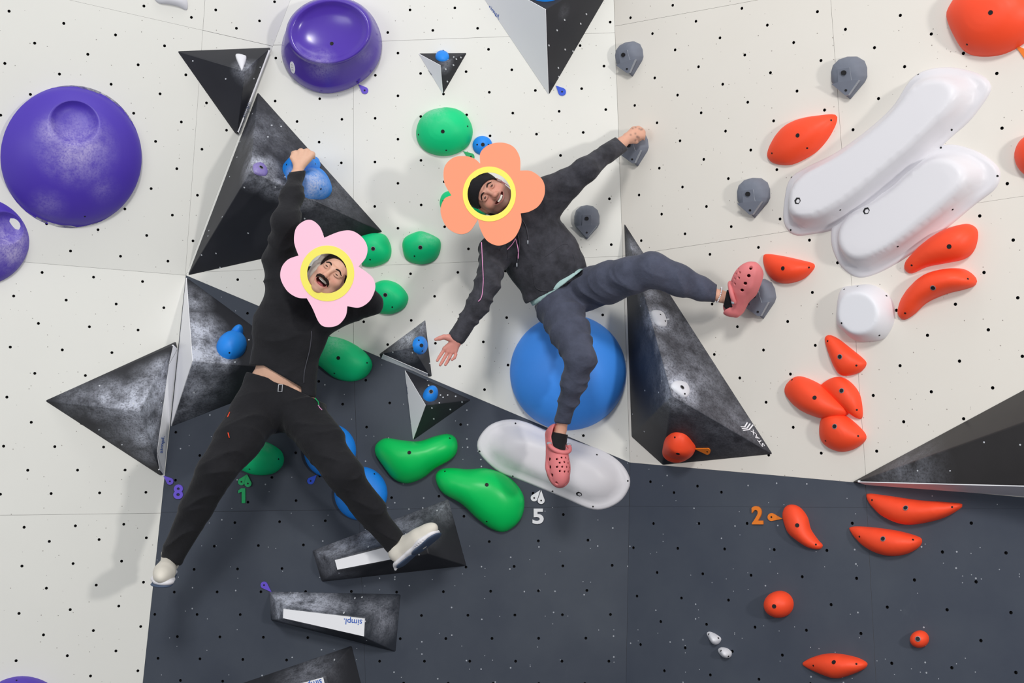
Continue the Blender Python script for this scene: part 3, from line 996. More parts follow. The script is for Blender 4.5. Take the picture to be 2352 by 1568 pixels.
dome('climbing_hold', RU, [(1924, 735), (1926, 690), (1934, 662), (1955, 656), (2000, 653), (2030, 667), (2050, 690), (2056, 720), (2050, 750), (2030, 778), (1995, 785), (1965, 782), (1945, 765), (1925, 748)],
     0.085, [(1978, 723)], WHITE_RESIN, 'white pot-shaped hold with flat round face', prof=[(0, 0), (0.01, 0.1), (0.05, 0.3), (0.12, 0.55), (0.22, 0.8), (0.28, 0.92), (0.33, 0.985), (0.4, 1), (0.7, 1.0), (1, 1)],
     screws=[(1939, 664), (1970, 657), (2036, 679), (1933, 742), (2020, 770)])
dome('climbing_hold', RL, [(1624, 1455), (1630, 1450), (1645, 1456), (1656, 1465), (1654, 1474), (1645, 1480), (1634, 1472)], 0.035, [(1641, 1466)], WHITE_RESIN,
     'tiny white screw-on foothold, upper of the two', group='tiny white footholds', screws=[(1628, 1456), (1650, 1465)])
dome('climbing_hold', RL, [(1650, 1492), (1656, 1486), (1670, 1488), (1680, 1497), (1679, 1507), (1670, 1511), (1656, 1504)], 0.035, [(1666, 1499)], WHITE_RESIN,
     'tiny white screw-on foothold, lower of the two', group='tiny white footholds', screws=[(1656, 1494), (1673, 1507)])
dome('climbing_hold', LU, [(352, -14), (400, -20), (426, -12), (430, 22), (408, 15), (385, 10), (362, 6)], 0.03, [(395, -4)], WHITE_RESIN, 'pale white hold edge cut by the top of the photo, left')

# ------------------------------------------------------------------ volumes
def vol_mat(name, spots=(), base=(42, 43, 49), keep=0.93, haze=()):
    return mat(name, base, 0.5, 0.35, chalk=spots, chalk_rgb=(196, 200, 214), speck=(30, 0.10, keep, (205, 208, 214)), mottled=0.12, grain=0.10)


def volume(name, plane, base, tops, faces, m, label, bevel=0.007, white=(), white_name='white_side'):
    """faceted box or pyramid screwed to a wall panel.
    base: wall pixels; tops: ((px, py), height above the wall); faces index base then tops.
    white: faces that carry a white plate of their own"""
    org = plane.at(*np.mean(np.array(base, float), 0))
    fr = plane.frame(org)
    inv = fr.inverted()
    V = [inv @ plane.at(p[0], p[1]) for p in base] + [inv @ plane.at(p[0], p[1], h) for (p, h) in tops]
    nb = len(base)
    back = [Vector((v.x, v.y, -0.012)) for v in V[:nb]]
    Fc = [tuple(f) for f in faces]
    k0 = len(V)
    allv = V + back
    Fc.append(tuple(k0 + i for i in range(nb)))
    for i in range(nb):
        Fc.append((i, (i + 1) % nb, k0 + (i + 1) % nb, k0 + i))
    me = mesh_np(name, allv, Fc, (m,), None, False)
    bm = bmesh.new()
    bm.from_mesh(me)
    bmesh.ops.recalc_face_normals(bm, faces=bm.faces)
    bmesh.ops.bevel(bm, geom=[e for e in bm.edges] + [v for v in bm.verts], offset=bevel, segments=3, profile=0.6, affect='EDGES', clamp_overlap=True)
    bm.to_mesh(me)
    bm.free()
    me.polygons.foreach_set('use_smooth', [True] * len(me.polygons))
    me.set_sharp_from_angle(angle=math.radians(28))
    o = link(name, me, None, fr)
    tag(o, label, 'volume')
    bpy.context.view_layer.update()
    for wf in white:
        pts = [V[i] for i in wf]
        c = sum(pts, Vector()) / len(pts)
        n = (pts[1] - pts[0]).cross(pts[2] - pts[0]).normalized()
        if (fr.to_3x3() @ n).dot(CAM - (fr @ c)) < 0:
            n = -n
        q = []
        for p in pts:
            d = c - p
            q.append(p + d.normalized() * 0.004)
        PV = [p + n * 0.0018 for p in q] + [p - n * 0.006 for p in q]
        k = len(q)
        PF = [tuple(range(k))] + [(i, (i + 1) % k, k + (i + 1) % k, k + i) for i in range(k)]
        link(white_name, mesh_np(white_name, PV, PF, (WHITE_LAM,), None, False), o)
    return o


def facet(plane, *pts):
    """sight-line plane through three (px, py, height) points of a volume"""
    return Plane(*[plane.at(p[0], p[1], p[2]) for p in pts])


def text_mesh(body, bold=0.0, extrude=0.0006):
    cu = bpy.data.curves.new('t', 'FONT')
    cu.body = body
    cu.size = 1.0
    cu.offset = bold
    cu.extrude = 0.0
    cu.resolution_u = 4
    ob = bpy.data.objects.new('t', cu)
    COL.objects.link(ob)
    bpy.context.view_layer.update()
    me = bpy.data.meshes.new_from_object(ob.evaluated_get(bpy.context.evaluated_depsgraph_get()))
    bpy.data.objects.remove(ob)
    bpy.data.curves.remove(cu)
    return me


def text_on(parent, plane, body, p0, p1, m, h=0.001, bold=0.0, name='lettering', thick=0.0, aspect=1.0, flip=False, shear=0.0):
    """lettering whose baseline runs from pixel p0 to pixel p1 on the plane"""
    me = text_mesh(body, bold)
    xs = [v.co.x for v in me.vertices]
    x0, w = min(xs), max(xs) - min(xs)
    a, b = plane.at(p0[0], p0[1], h), plane.at(p1[0], p1[1], h)
    s = (b - a).length / w
    ux = (b - a).normalized()
    uy = plane.n.cross(ux)
    for v in me.vertices:
        x, y = (v.co.x - x0) * s, v.co.y * s * aspect
        p = a + ux * (x + y * shear) + uy * y
        v.co = p
    me.materials.clear()
    me.materials.append(m)
    me.polygons.foreach_set('use_smooth', [False] * len(me.polygons))
    if thick:
        bm = bmesh.new()
        bm.from_mesh(me)
        bmesh.ops.remove_doubles(bm, verts=bm.verts, dist=1e-6)
        bmesh.ops.recalc_face_normals(bm, faces=bm.faces)
        r = bmesh.ops.extrude_face_region(bm, geom=list(bm.faces))
        bmesh.ops.translate(bm, verts=[g for g in r['geom'] if isinstance(g, bmesh.types.BMVert)], vec=plane.n * thick)
        bmesh.ops.recalc_face_normals(bm, faces=bm.faces)
        bm.to_mesh(me)
        bm.free()
    me.name = name
    if parent is None:
        c = sum((v.co for v in me.vertices), Vector()) / len(me.vertices)
        fr = plane.frame(c)
        me.transform(fr.inverted())
        return link(name, me, None, fr)
    me.transform(parent.matrix_world.inverted())
    return link(name, me, parent)


def wpt(pl, x, y, h):
    return pl.at(x, y, h)


# pyramid at the upper left, with a white chip
m = vol_mat('black volume, chalky tip', [(wpt(LU, 575, 158, .15), 0.10, .9)])
v1 = volume('climbing_volume', LU, [(406, 117), (622, 109), (612, 128), (549, 310), (540, 306)], [((562, 163), 0.15), ((618, 113), 0.025), ((545, 304), 0.025)],
            [(0, 1, 6, 5), (0, 5, 7, 4), (5, 6, 7), (6, 1, 2), (6, 2, 3, 7), (4, 7, 3)], m, 'black pyramid volume with a small white chip, highest on the left wall', white=[(6, 2, 3, 7)])
fp = facet(LU, (612, 135, .03), (546, 300, .03), (580, 230, 0.0))
text_on(v1, LU, 'simpl.', (561, 270), (575, 235), GREY_PRINT, h=0.03)
fp = facet(LU, (406, 117, 0), (618, 113, .025), (562, 163, .15))
o = dome('chip', fp, [(541, 126), (560, 127), (566, 133), (558, 158), (553, 158)], 0.012, [(555, 138)], WHITE_RESIN, '', '')
for k in ('label', 'category'):
    del o[k]
o.name = 'white_chip'
_mw = o.matrix_world.copy()
o.parent = v1
o.matrix_parent_inverse = Matrix.Identity(4)
o.matrix_local = v1.matrix_world.inverted() @ _mw

# the large one behind the raised arm
F2 = facet(BU, (592, 211, 0), (880, 533, 0), (576, 392, .34))
m = vol_mat('black volume, chalk by the purple chip', [(F2.at(595, 378), 0.14, 1.2), (F2.at(700, 455), 0.12, .7), (F2.at(640, 420), 0.12, .9), (F2.at(620, 300), 0.25, .28), (F2.at(760, 440), 0.25, .25), (F2.at(590, 310), .12, .4)])
v2 = volume('climbing_volume', BU, [(592, 211), (880, 533), (431, 633)], [((576, 392), 0.34)], [(0, 3, 2), (0, 1, 3), (3, 1, 2)], m,
            'large black pyramid volume behind the raised arm, carrying a blue hold', bevel=0.012)
F2 = facet(BU, (592, 211, 0), (880, 533, 0), (576, 392, .34))
PURPLE_PALE = mat('chalky purple resin', (128, 110, 184), 0.5, chalk=[(wpt(BU, 585, 395, .3), .06, .8)])
dome('climbing_hold', F2, [(582, 378), (600, 373), (612, 384), (614, 398), (606, 404), (584, 396)], 0.014, [(598, 388)], PURPLE_PALE,
     'small pale purple screw-on chip on the large black volume', bolts=[(600, 384)])
BLUE_CH = mat('blue resin, heavy chalk', (20, 134, 232), 0.5, 0.4, chalk=[(F2.at(718, 420, .05), 0.11, 1.3), (F2.at(705, 440, .05), .08, 1.2), (F2.at(662, 400, .04), 0.06, .9)], chalk_rgb=(206, 214, 240), mottled=0.04, chalk_noise=22)
hold2 = dome('climbing_hold', F2, [(672, 412), (676, 396), (694, 386), (722, 384), (742, 396), (757, 420), (760, 444), (743, 457), (715, 456), (690, 445), (668, 424)],
             0.075, [(715, 415)], BLUE_CH, 'two-lobed chalky blue hold gripped by the raised hand', screws=[(737, 434)])
_l = dome('upper_lobe', F2, [(649, 388), (653, 374), (668, 367), (690, 363), (714, 361), (729, 367), (734, 384), (726, 398), (705, 404), (682, 412), (664, 418), (655, 404)],
          0.085, [(692, 380)], BLUE_CH, '', '', screws=[(658, 378), (725, 376)])
for k in ('label', 'category'):
    del _l[k]
_mw = _l.matrix_world.copy()
_l.parent = hold2
_l.matrix_local = hold2.matrix_world.inverted() @ _mw

# volume on the crease, white left side
F3 = facet(BL, (428, 636, 0), (722, 852, 0), (443, 829, .27))
F3B = facet(BL, (393, 980, 0), (722, 852, 0), (443, 829, .27))
m = vol_mat('black volume, heavy chalk', [(F3.at(455, 760), 0.16, 1.6), (F3.at(455, 812), 0.17, 1.8), (F3.at(440, 690), 0.12, .8), (F3B.at(445, 890), 0.2, .75), (F3B.at(420, 940), 0.16, .6), (F3.at(510, 828), .09, 1.1)])
v3 = volume('climbing_volume', BL, [(428, 636), (722, 852), (393, 980)], [((443, 829), 0.27)], [(0, 1, 3), (3, 1, 2), (0, 3, 2)], m,
            'black volume with a white left side, in the left corner behind the black jacket', white=[(0, 3, 2)], bevel=0.008)
F3 = facet(BL, (428, 636, 0), (722, 852, 0), (443, 829, .27))
dome('climbing_hold', F3, ellipse_px(531, 796, 34, 29), 0.075, [(530, 788)], BLUE, 'blue knob hold with a small stud on top, left of the black jacket hem', prof=ROUND, screws=[(527, 810)])
dome('climbing_hold', F3, ellipse_px(541, 772, 15, 13), 0.075, [(541, 768)], BLUE, 'small blue stud sitting on the blue knob, left of the black jacket hem', prof=ROUND, screws=[(541, 765)])

# left wall pyramid with white side
F4 = facet(LL, (102, 920, 0), (388, 835, .06), (320, 944, .22))
F4B = facet(LL, (388, 835, .06), (360, 1040, .06), (320, 944, .22))
F4C = facet(LL, (102, 920, 0), (366, 1080, .05), (320, 944, .22))
m = vol_mat('black volume, broad chalk streak', [(F4.at(315, 925), 0.18, 1.7), (F4B.at(365, 900), 0.18, 1.5), (F4B.at(375, 850), 0.10, 1.3), (F4B.at(345, 990), 0.15, 1.6), (F4.at(250, 915), 0.15, 1.1), (F4.at(180, 912), 0.12, .5), (F4C.at(290, 1000), .16, .45), (F4C.at(330, 1040), .1, .6)])
v4 = volume('climbing_volume', LL, [(102, 920), (404, 784), (408, 800), (376, 1090), (368, 1092)], [((320, 944), 0.22), ((398, 790), 0.05), ((366, 1080), 0.05), ((388, 835), 0.06), ((360, 1040), 0.06)],
            [(0, 1, 6, 5), (0, 5, 7, 4), (5, 6, 8), (5, 8, 9), (5, 9, 7), (6, 1, 2), (6, 2, 8), (8, 2, 3, 9), (9, 3, 7), (7, 3, 4)], m,
            'black pyramid volume with a broad white chalk streak, lowest on the left wall', white=[(6, 2, 8), (8, 2, 3, 9), (9, 3, 7)], bevel=0.006)
fp = facet(LL, (388, 835, .06), (360, 1040, .06), (376, 1090, 0))
text_on(v4, fp, 'simpl.', (373, 1040), (378, 1001), BLUE_PRINT, h=0.004)

# small pyramids on the back wall
m5 = vol_mat('small black volume', [(wpt(BU, 1030, 150, .08), .06, .7)], keep=0.55)
v5 = volume('climbing_volume', BU, [(961, 122), (1073, 121), (1018, 216)], [((1013, 149), 0.09)], [(0, 1, 3), (0, 3, 2), (3, 1, 2)], m5,
            'small black and white pyramid volume with a round blue hold on top', white=[(0, 3, 2)], bevel=0.005)
F5 = facet(BU, (961, 122, 0), (1073, 121, 0), (1013, 149, .09))
fp = facet(BU, (961, 122, 0), (1013, 149, .09), (1018, 216, 0))
text_on(v5, fp, 'simpl.', (982, 163), (992, 174), GREY_PRINT, h=0.003)
dome('climbing_hold', F5, ellipse_px(1016, 131, 16, 10), 0.026, [(1016, 126)], BLUE, 'round blue hold on the small black and white pyramid', prof=ROUND)

m6 = vol_mat('large black volume, white specks', [(wpt(BU, 1300, 30, .2), .05, .2)], keep=0.70)
v6 = volume('climbing_volume', BU, [(1055, -88), (1440, -90), (1261, 218)], [((1255, 21), 0.30)], [(0, 1, 3), (0, 3, 2), (3, 1, 2)], m6,
            'large black and white pyramid volume cut by the top of the photo', white=[(0, 3, 2)], bevel=0.006)
fp = facet(BU, (1055, -88, 0), (1255, 21, .30), (1261, 218, 0))
text_on(v6, fp, 'simpl.', (1122, 18), (1146, 45), BLUE_PRINT, h=0.003)
F6 = facet(BU, (1055, -88, 0), (1440, -90, 0), (1255, 21, .30))
dome('climbing_hold', F6, ellipse_px(1252, -18, 40, 22), 0.06, [(1252, -22)], BLUE, 'blue hold on the large top pyramid, cut by the photo edge', prof=ROUND)

F7A = facet(BU, (871, 813, 0), (977, 734, 0), (948, 797, .11))
m7 = vol_mat('small black volume, grey top', [(F7A.at(935, 780), .12, 1.2), (F7A.at(970, 750), .08, .9)], keep=0.7)
v7 = volume('climbing_volume', BU, [(871, 813), (977, 734), (992, 864), (985, 865), (874, 822)], [((948, 797), 0.11), ((878, 812), 0.03), ((984, 858), 0.03)],
            [(0, 1, 5, 6), (5, 1, 2, 7), (6, 5, 7), (6, 7, 3, 4), (0, 6, 4), (7, 2, 3)], m7, 'small black pyramid volume by the open hand, white strip underneath', white=[(6, 7, 3, 4)], bevel=0.004)
fp = facet(BU, (878, 812, .03), (984, 858, .03), (985, 865, 0))
text_on(v7, fp, 'simpl.', (914, 836), (895, 827), BLUE_PRINT, h=0.003)
F7 = facet(BU, (977, 734, 0), (992, 864, 0), (948, 797, .11))
dome('climbing_hold', F7, ellipse_px(965, 793, 16, 21), 0.03, [(963, 788)], BLUE, 'blue hold on the small black pyramid by the open hand', holes=[(968, 793)], screws=[(962, 781), (970, 806)])

m8 = vol_mat('small black volume, dotted', [(wpt(BL, 990, 900, .1), .08, .3)], keep=0.5)
v8 = volume('climbing_volume', BL, [(930, 849), (1082, 918), (949, 1011)], [((979, 930), 0.13)], [(0, 1, 3), (3, 1, 2), (0, 3, 2)], m8,
            'small black and white pyramid volume pointing right on the dark wall edge', white=[(0, 3, 2)], bevel=0.004)
fp = facet(BL, (930, 849, 0), (979, 930, .13), (949, 1011, 0))
text_on(v8, fp, 'simpl.', (937, 905), (934, 883), GREY_PRINT, h=0.003)
F8 = facet(BL, (930, 849, 0), (1082, 918, 0), (979, 930, .13))
dome('climbing_hold', F8, ellipse_px(988, 908, 17, 14), 0.05, [(989, 902)], BLUE, 'small round blue hold on the right-pointing black and white pyramid', prof=ROUND, bolts=[(990, 899)])

# the tall one with STAX print
F9 = facet(RU, (1433, 511, 0), (1775, 1043, 0), (1544, 908, .33))
m9 = vol_mat('tall black volume, chalk round pads', [(F9.at(1508, 728), 0.12, 1.5), (F9.at(1560, 892), 0.15, 1.5), (F9.at(1535, 850), 0.14, .8), (F9.at(1505, 790), 0.10, .6), (F9.at(1490, 680), 0.10, .8), (F9.at(1450, 570), .1, .5), (F9.at(1600, 870), .3, .42), (F9.at(1570, 760), .3, .3), (F9.at(1680, 960), .3, .3)], base=(42, 42, 48), keep=0.97)
v9 = volume('climbing_volume', RU, [(1433, 511), (1775, 1043), (1522, 1068), (1450, 1003)], [((1544, 908), 0.33)],
            [(0, 1, 4), (4, 1, 2), (4, 2, 3), (0, 4, 3)], m9, 'tall black pyramid volume with two white pads and white lettering', bevel=0.012)
F9 = facet(RU, (1433, 511, 0), (1775, 1043, 0), (1544, 908, .33))
F9B = facet(RU, (1775, 1043, 0), (1522, 1068, 0), (1544, 908, .33))
PAD = mat('white chalked pad', (222, 224, 232), 0.5)
dome('climbing_hold', F9, [(1495, 716), (1508, 712), (1524, 718), (1531, 738), (1529, 749), (1512, 748), (1499, 734)], 0.016, [(1513, 731)], PAD, 'white pad hold on the tall black volume, upper one of two', group='white pads on the tall volume', screws=[(1528, 737), (1517, 722)])
dome('climbing_hold', F9, [(1541, 889), (1546, 877), (1562, 874), (1578, 880), (1584, 895), (1581, 908), (1572, 912), (1556, 904)], 0.016, [(1562, 893)], PAD, 'white pad hold on the tall black volume, lower one of two', group='white pads on the tall volume', bolts=[(1567, 889)], screws=[(1573, 904)])
red(F9B, [(1522, 1030), (1529, 1006), (1548, 993), (1573, 997), (1591, 1015), (1598, 1030), (1586, 1048), (1562, 1060), (1537, 1057), (1523, 1045)], 0.05, [(1556, 1022)],
    'rounded hold on the underside of the tall black volume', holes=[(1557, 1042)], screws=[(1550, 1004)])
text_on(v9, F9, 'STAX', (1757, 1023), (1729, 985), WHITE_PRINT, h=0.003, bold=0.012, aspect=0.8)


def chevrons():
    V, Fc = [], []
    for k in range(3):
        x, y = 1722 - 5.0 * k, 984 - 3.2 * k
        k0 = len(V)
        for (dx, dy) in ((9 - 1.5 * k, -8 + 0.5 * k), (0, 3), (-14 + 2.5 * k, 5 - k)):
            for (ex, ey) in ((0, 0), (-2.6, -1.8)):
                V.append(v9.matrix_world.inverted() @ F9.at(x + dx + ex, y + dy + ey, 0.002))
        Fc += [(k0, k0 + 1, k0 + 3, k0 + 2), (k0 + 2, k0 + 3, k0 + 5, k0 + 4)]
    link('chevron_print', mesh_np('chevron_print', V, Fc, (WHITE_PRINT,), None, False), v9)


chevrons()

# huge wedge at the lower right
m10 = vol_mat('huge matt black wedge', [(wpt(RU, 2080, 1085, .1), .22, .35)], base=(48, 46, 47), keep=0.96)
v10 = volume('climbing_volume', RU, [(1957, 1107), (2700, 708), (2700, 1165), (1985, 1112)], [((1968, 1106), 0.035), ((2700, 845), 0.34), ((2700, 1125), 0.32)],
             [(0, 1, 5, 4), (4, 5, 6), (4, 6, 2, 3), (0, 4, 3), (5, 1, 2, 6)], m10, 'huge black wedge volume with a white underside at the right edge', white=[(4, 6, 2, 3)], white_name='white_underside', bevel=0.008)


# foot volumes with white plates
def foot_volume(outer, inner, hh, m, label, plate):
    v = volume('climbing_volume', BL, outer, [(p, hh) for p in inner], [(4, 5, 6, 7), (0, 1, 5, 4), (1, 2, 6, 5), (2, 3, 7, 6), (3, 0, 4, 7)], m, label, bevel=0.010)
    inv = v.matrix_world.inverted()
    q = [inv @ BL.at(p[0], p[1], hh + 0.004) for p in plate]
    V = q + [Vector((p.x, p.y, p.z - 0.012)) for p in q]
    link('white_plate', mesh_np('white_plate', V, [(0, 1, 2, 3)] + [(i, (i + 1) % 4, 4 + (i + 1) % 4, 4 + i) for i in range(4)], (WHITE_LAM,), None, False), v)
    return v


F11 = facet(BL, (717, 1264, 0), (1030, 1145, 0), (768, 1284, .17))
m11 = vol_mat('black foot volume, smeared chalk', [(F11.at(780, 1255), .18, 1.0), (F11.at(850, 1225), .18, .9), (F11.at(930, 1200), .2, .6), (F11.at(1010, 1160), .12, .6), (wpt(BL, 735, 1275, .05), .08, .6)], base=(46, 47, 52))
v11 = foot_volume([(717, 1264), (1030, 1145), (1072, 1299), (739, 1336)], [(768, 1284), (972, 1228), (985, 1272), (776, 1310)], 0.17, m11, 'black wedge foot volume under the white trainer, white plate on its face',
                  [(769, 1286), (930, 1245), (936, 1277), (775, 1308)])
F12 = facet(BL, (618, 1358, 0), (921, 1364, 0), (650, 1396, .15))
m12 = vol_mat('black foot volume, thick chalk', [(F12.at(665, 1376), .15, 1.8), (F12.at(720, 1380), .15, 1.6), (F12.at(770, 1385), .12, 1.0), (F12.at(638, 1385), .10, 1.4), (F12.at(850, 1385), .12, .5), (wpt(BL, 640, 1415, .1), .10, 1.2), (wpt(BL, 880, 1420, .08), .14, .6)], base=(46, 50, 58))
v12 = foot_volume([(618, 1358), (921, 1364), (909, 1497), (622, 1424)], [(650, 1396), (838, 1418), (837, 1463), (649, 1421)], 0.15, m12, 'black wedge foot volume with chalky top and lettered white plate, lower middle',
                  [(651, 1398), (838, 1420), (836, 1461), (650, 1419)])
fp = facet(BL, (651, 1398, .154), (838, 1420, .154), (836, 1461, .154))
text_on(v12, fp, 'simpl.', (832, 1423), (790, 1420), BLUE_PRINT, h=0.001, bold=0.006)
m13 = vol_mat('black foot volume, low chalk', [(wpt(BL, 700, 1530, .1), .2, .5)], base=(48, 49, 54))
v13 = foot_volume([(470, 1598), (808, 1482), (850, 1650), (495, 1672)], [(520, 1614), (748, 1552), (760, 1598), (530, 1640)], 0.16, m13, 'black wedge foot volume cut off by the bottom photo edge',
                  [(522, 1616), (742, 1555), (753, 1600), (530, 1638)])
fp = facet(BL, (522, 1616, .164), (742, 1555, .164), (753, 1600, .164))
text_on(v13, fp, 'simpl.', (738, 1559), (697, 1570), BLUE_PRINT, h=0.001, bold=0.006)


# ------------------------------------------------------------------ route tags and numbers
def drop(plane, tip, rc, r, m, label, h0=0.0):
    """flat teardrop tag screwed to the wall: tip pixel, centre and radius of the round end"""
    t, c = np.array(tip, float), np.array(rc, float)
    d = (t - c) / np.linalg.norm(t - c)
    a0 = math.atan2(d[1], d[0])
    px = [tuple(t)]
    for k in range(15):
        a = a0 + math.radians(62) + math.radians(236) * k / 14
        px.append((c[0] + r * math.cos(a), c[1] + r * math.sin(a)))
    uv = [plane.at(p[0], p[1], h0) for p in px]
    org = plane.at(rc[0], rc[1], h0)
    fr = plane.frame(org)
    inv = fr.inverted()
    q = [inv @ v for v in uv]
    V = [(v.x, v.y, 0.005) for v in q] + [(v.x, v.y, -0.001) for v in q]
    n = len(q)
    Fc = [tuple(range(n))] + [(i, (i + 1) % n, n + (i + 1) % n, n + i) for i in range(n)]
    o = link('route_tag', mesh_np('route_tag', V, Fc, (m,), None, False), None, fr)
    tag(o, label, 'tag')
    link('screw', SCREW_ME, o, Matrix.Translation((0, 0, 0.005)))
    return o


drop(BU, (824, 194), (838, 208), 8, PURPLE_TAG, 'purple teardrop tag below the glossy purple tub hold')
drop(BU, (1277, 197), (1291, 211), 9, BLUE_TAG, 'blue teardrop tag at the foot of the large top pyramid')
drop(BU, (1064, 347), (1082, 360), 8, GREEN_TAG, 'green teardrop tag between the highest green hold and the orange flower')
drop(BL, (376, 1092), (391, 1105), 8, PURPLE_TAG, 'purple teardrop tag above the purple number 8')
drop(BL, (624, 1359), (607, 1343), 8, PURPLE_TAG, 'purple teardrop tag at the corner of the chalky lettered foot volume')
drop(BL, (728, 1090), (714, 1104), 8, BLUE_TAG, 'blue teardrop tag under the upper blue round hold behind the leg')
drop(BL, (568, 1089), (555, 1106), 8, GREEN_TAG, 'green teardrop tag above the green number 1, left of the two')
drop(BL, (568, 1089), (570, 1110), 8, GREEN_TAG, 'green teardrop tag above the green number 1, right of the two', 0.006)
drop(BL, (1241, 1125), (1227, 1143), 8, WHITE_TAG, 'white teardrop tag above the white number 5, left of the two')
drop(BL, (1243, 1125), (1243, 1149), 8, WHITE_TAG, 'white teardrop tag above the white number 5, right of the two', 0.006)
drop(RL, (1798, 1191), (1773, 1187), 9, ORANGE_TAG, 'orange teardrop tag pointing at the comma-shaped hold')
drop(RU, (2330, 102), (2362, 128), 11, ORANGE_TAG, 'orange teardrop tag under the big bulging hold, cut by the right photo edge')
drop(F9B, (1596, 1029), (1625, 1035), 7, ORANGE_TAG, 'orange teardrop tag on the underside of the tall black volume')


def number(plane, body, x0, x1, y_base, y_top, m, label):
    me = text_mesh(body, 0.03)
    xs = [v.co.x for v in me.vertices]
    ys = [v.co.y for v in me.vertices]
    asp = ((y_base - y_top) / (max(ys) - min(ys))) / ((x1 - x0) / (max(xs) - min(xs)))
    bpy.data.meshes.remove(me)
    o = text_on(None, plane, body, (x0, y_base), (x1, y_base), m, h=0.0, bold=0.03, name='route_number', thick=0.008, aspect=asp)
    tag(o, label, 'number')
    return o


number(BL, '8', 399, 421, 1144, 1111, PURPLE_TAG, 'purple number 8 on the dark wall beside the black trouser leg')


def number_one():
    px = [(555, 1121), (564, 1121), (564, 1155), (556, 1155), (556, 1129), (548, 1132), (548, 1126)]
    org = BL.at(558, 1138)
    fr = BL.frame(org)
    q = [fr.inverted() @ BL.at(*p) for p in px]
    n = len(q)
    V = [(v.x, v.y, 0.008) for v in q] + [(v.x, v.y, -0.001) for v in q]
    Fc = [tuple(range(n))] + [(i, i + n, (i + 1) % n + n, (i + 1) % n) for i in range(n)]
    o = link('route_number', mesh_np('route_number', V, Fc, (GREEN_TAG,), None, False), None, fr)
    tag(o, 'green number 1 below its two green tags', 'number')


number_one()
number(BL, '5', 1223, 1249, 1201, 1166, WHITE_TAG, 'white number 5 below the long white macro')
number(RL, '2', 1729, 1754, 1202, 1164, ORANGE_TAG, 'orange number 2 on the dark right wall')

# ------------------------------------------------------------------ bodies from blended distance fields
def v3(*a):
    return np.array(a, dtype=np.float64)


def Pn(px, py, d):
    return np.array(P(px, py, d))


VIEW = np.array(FWD)
VR, VU = np.array(RIGHT), np.array(UP)


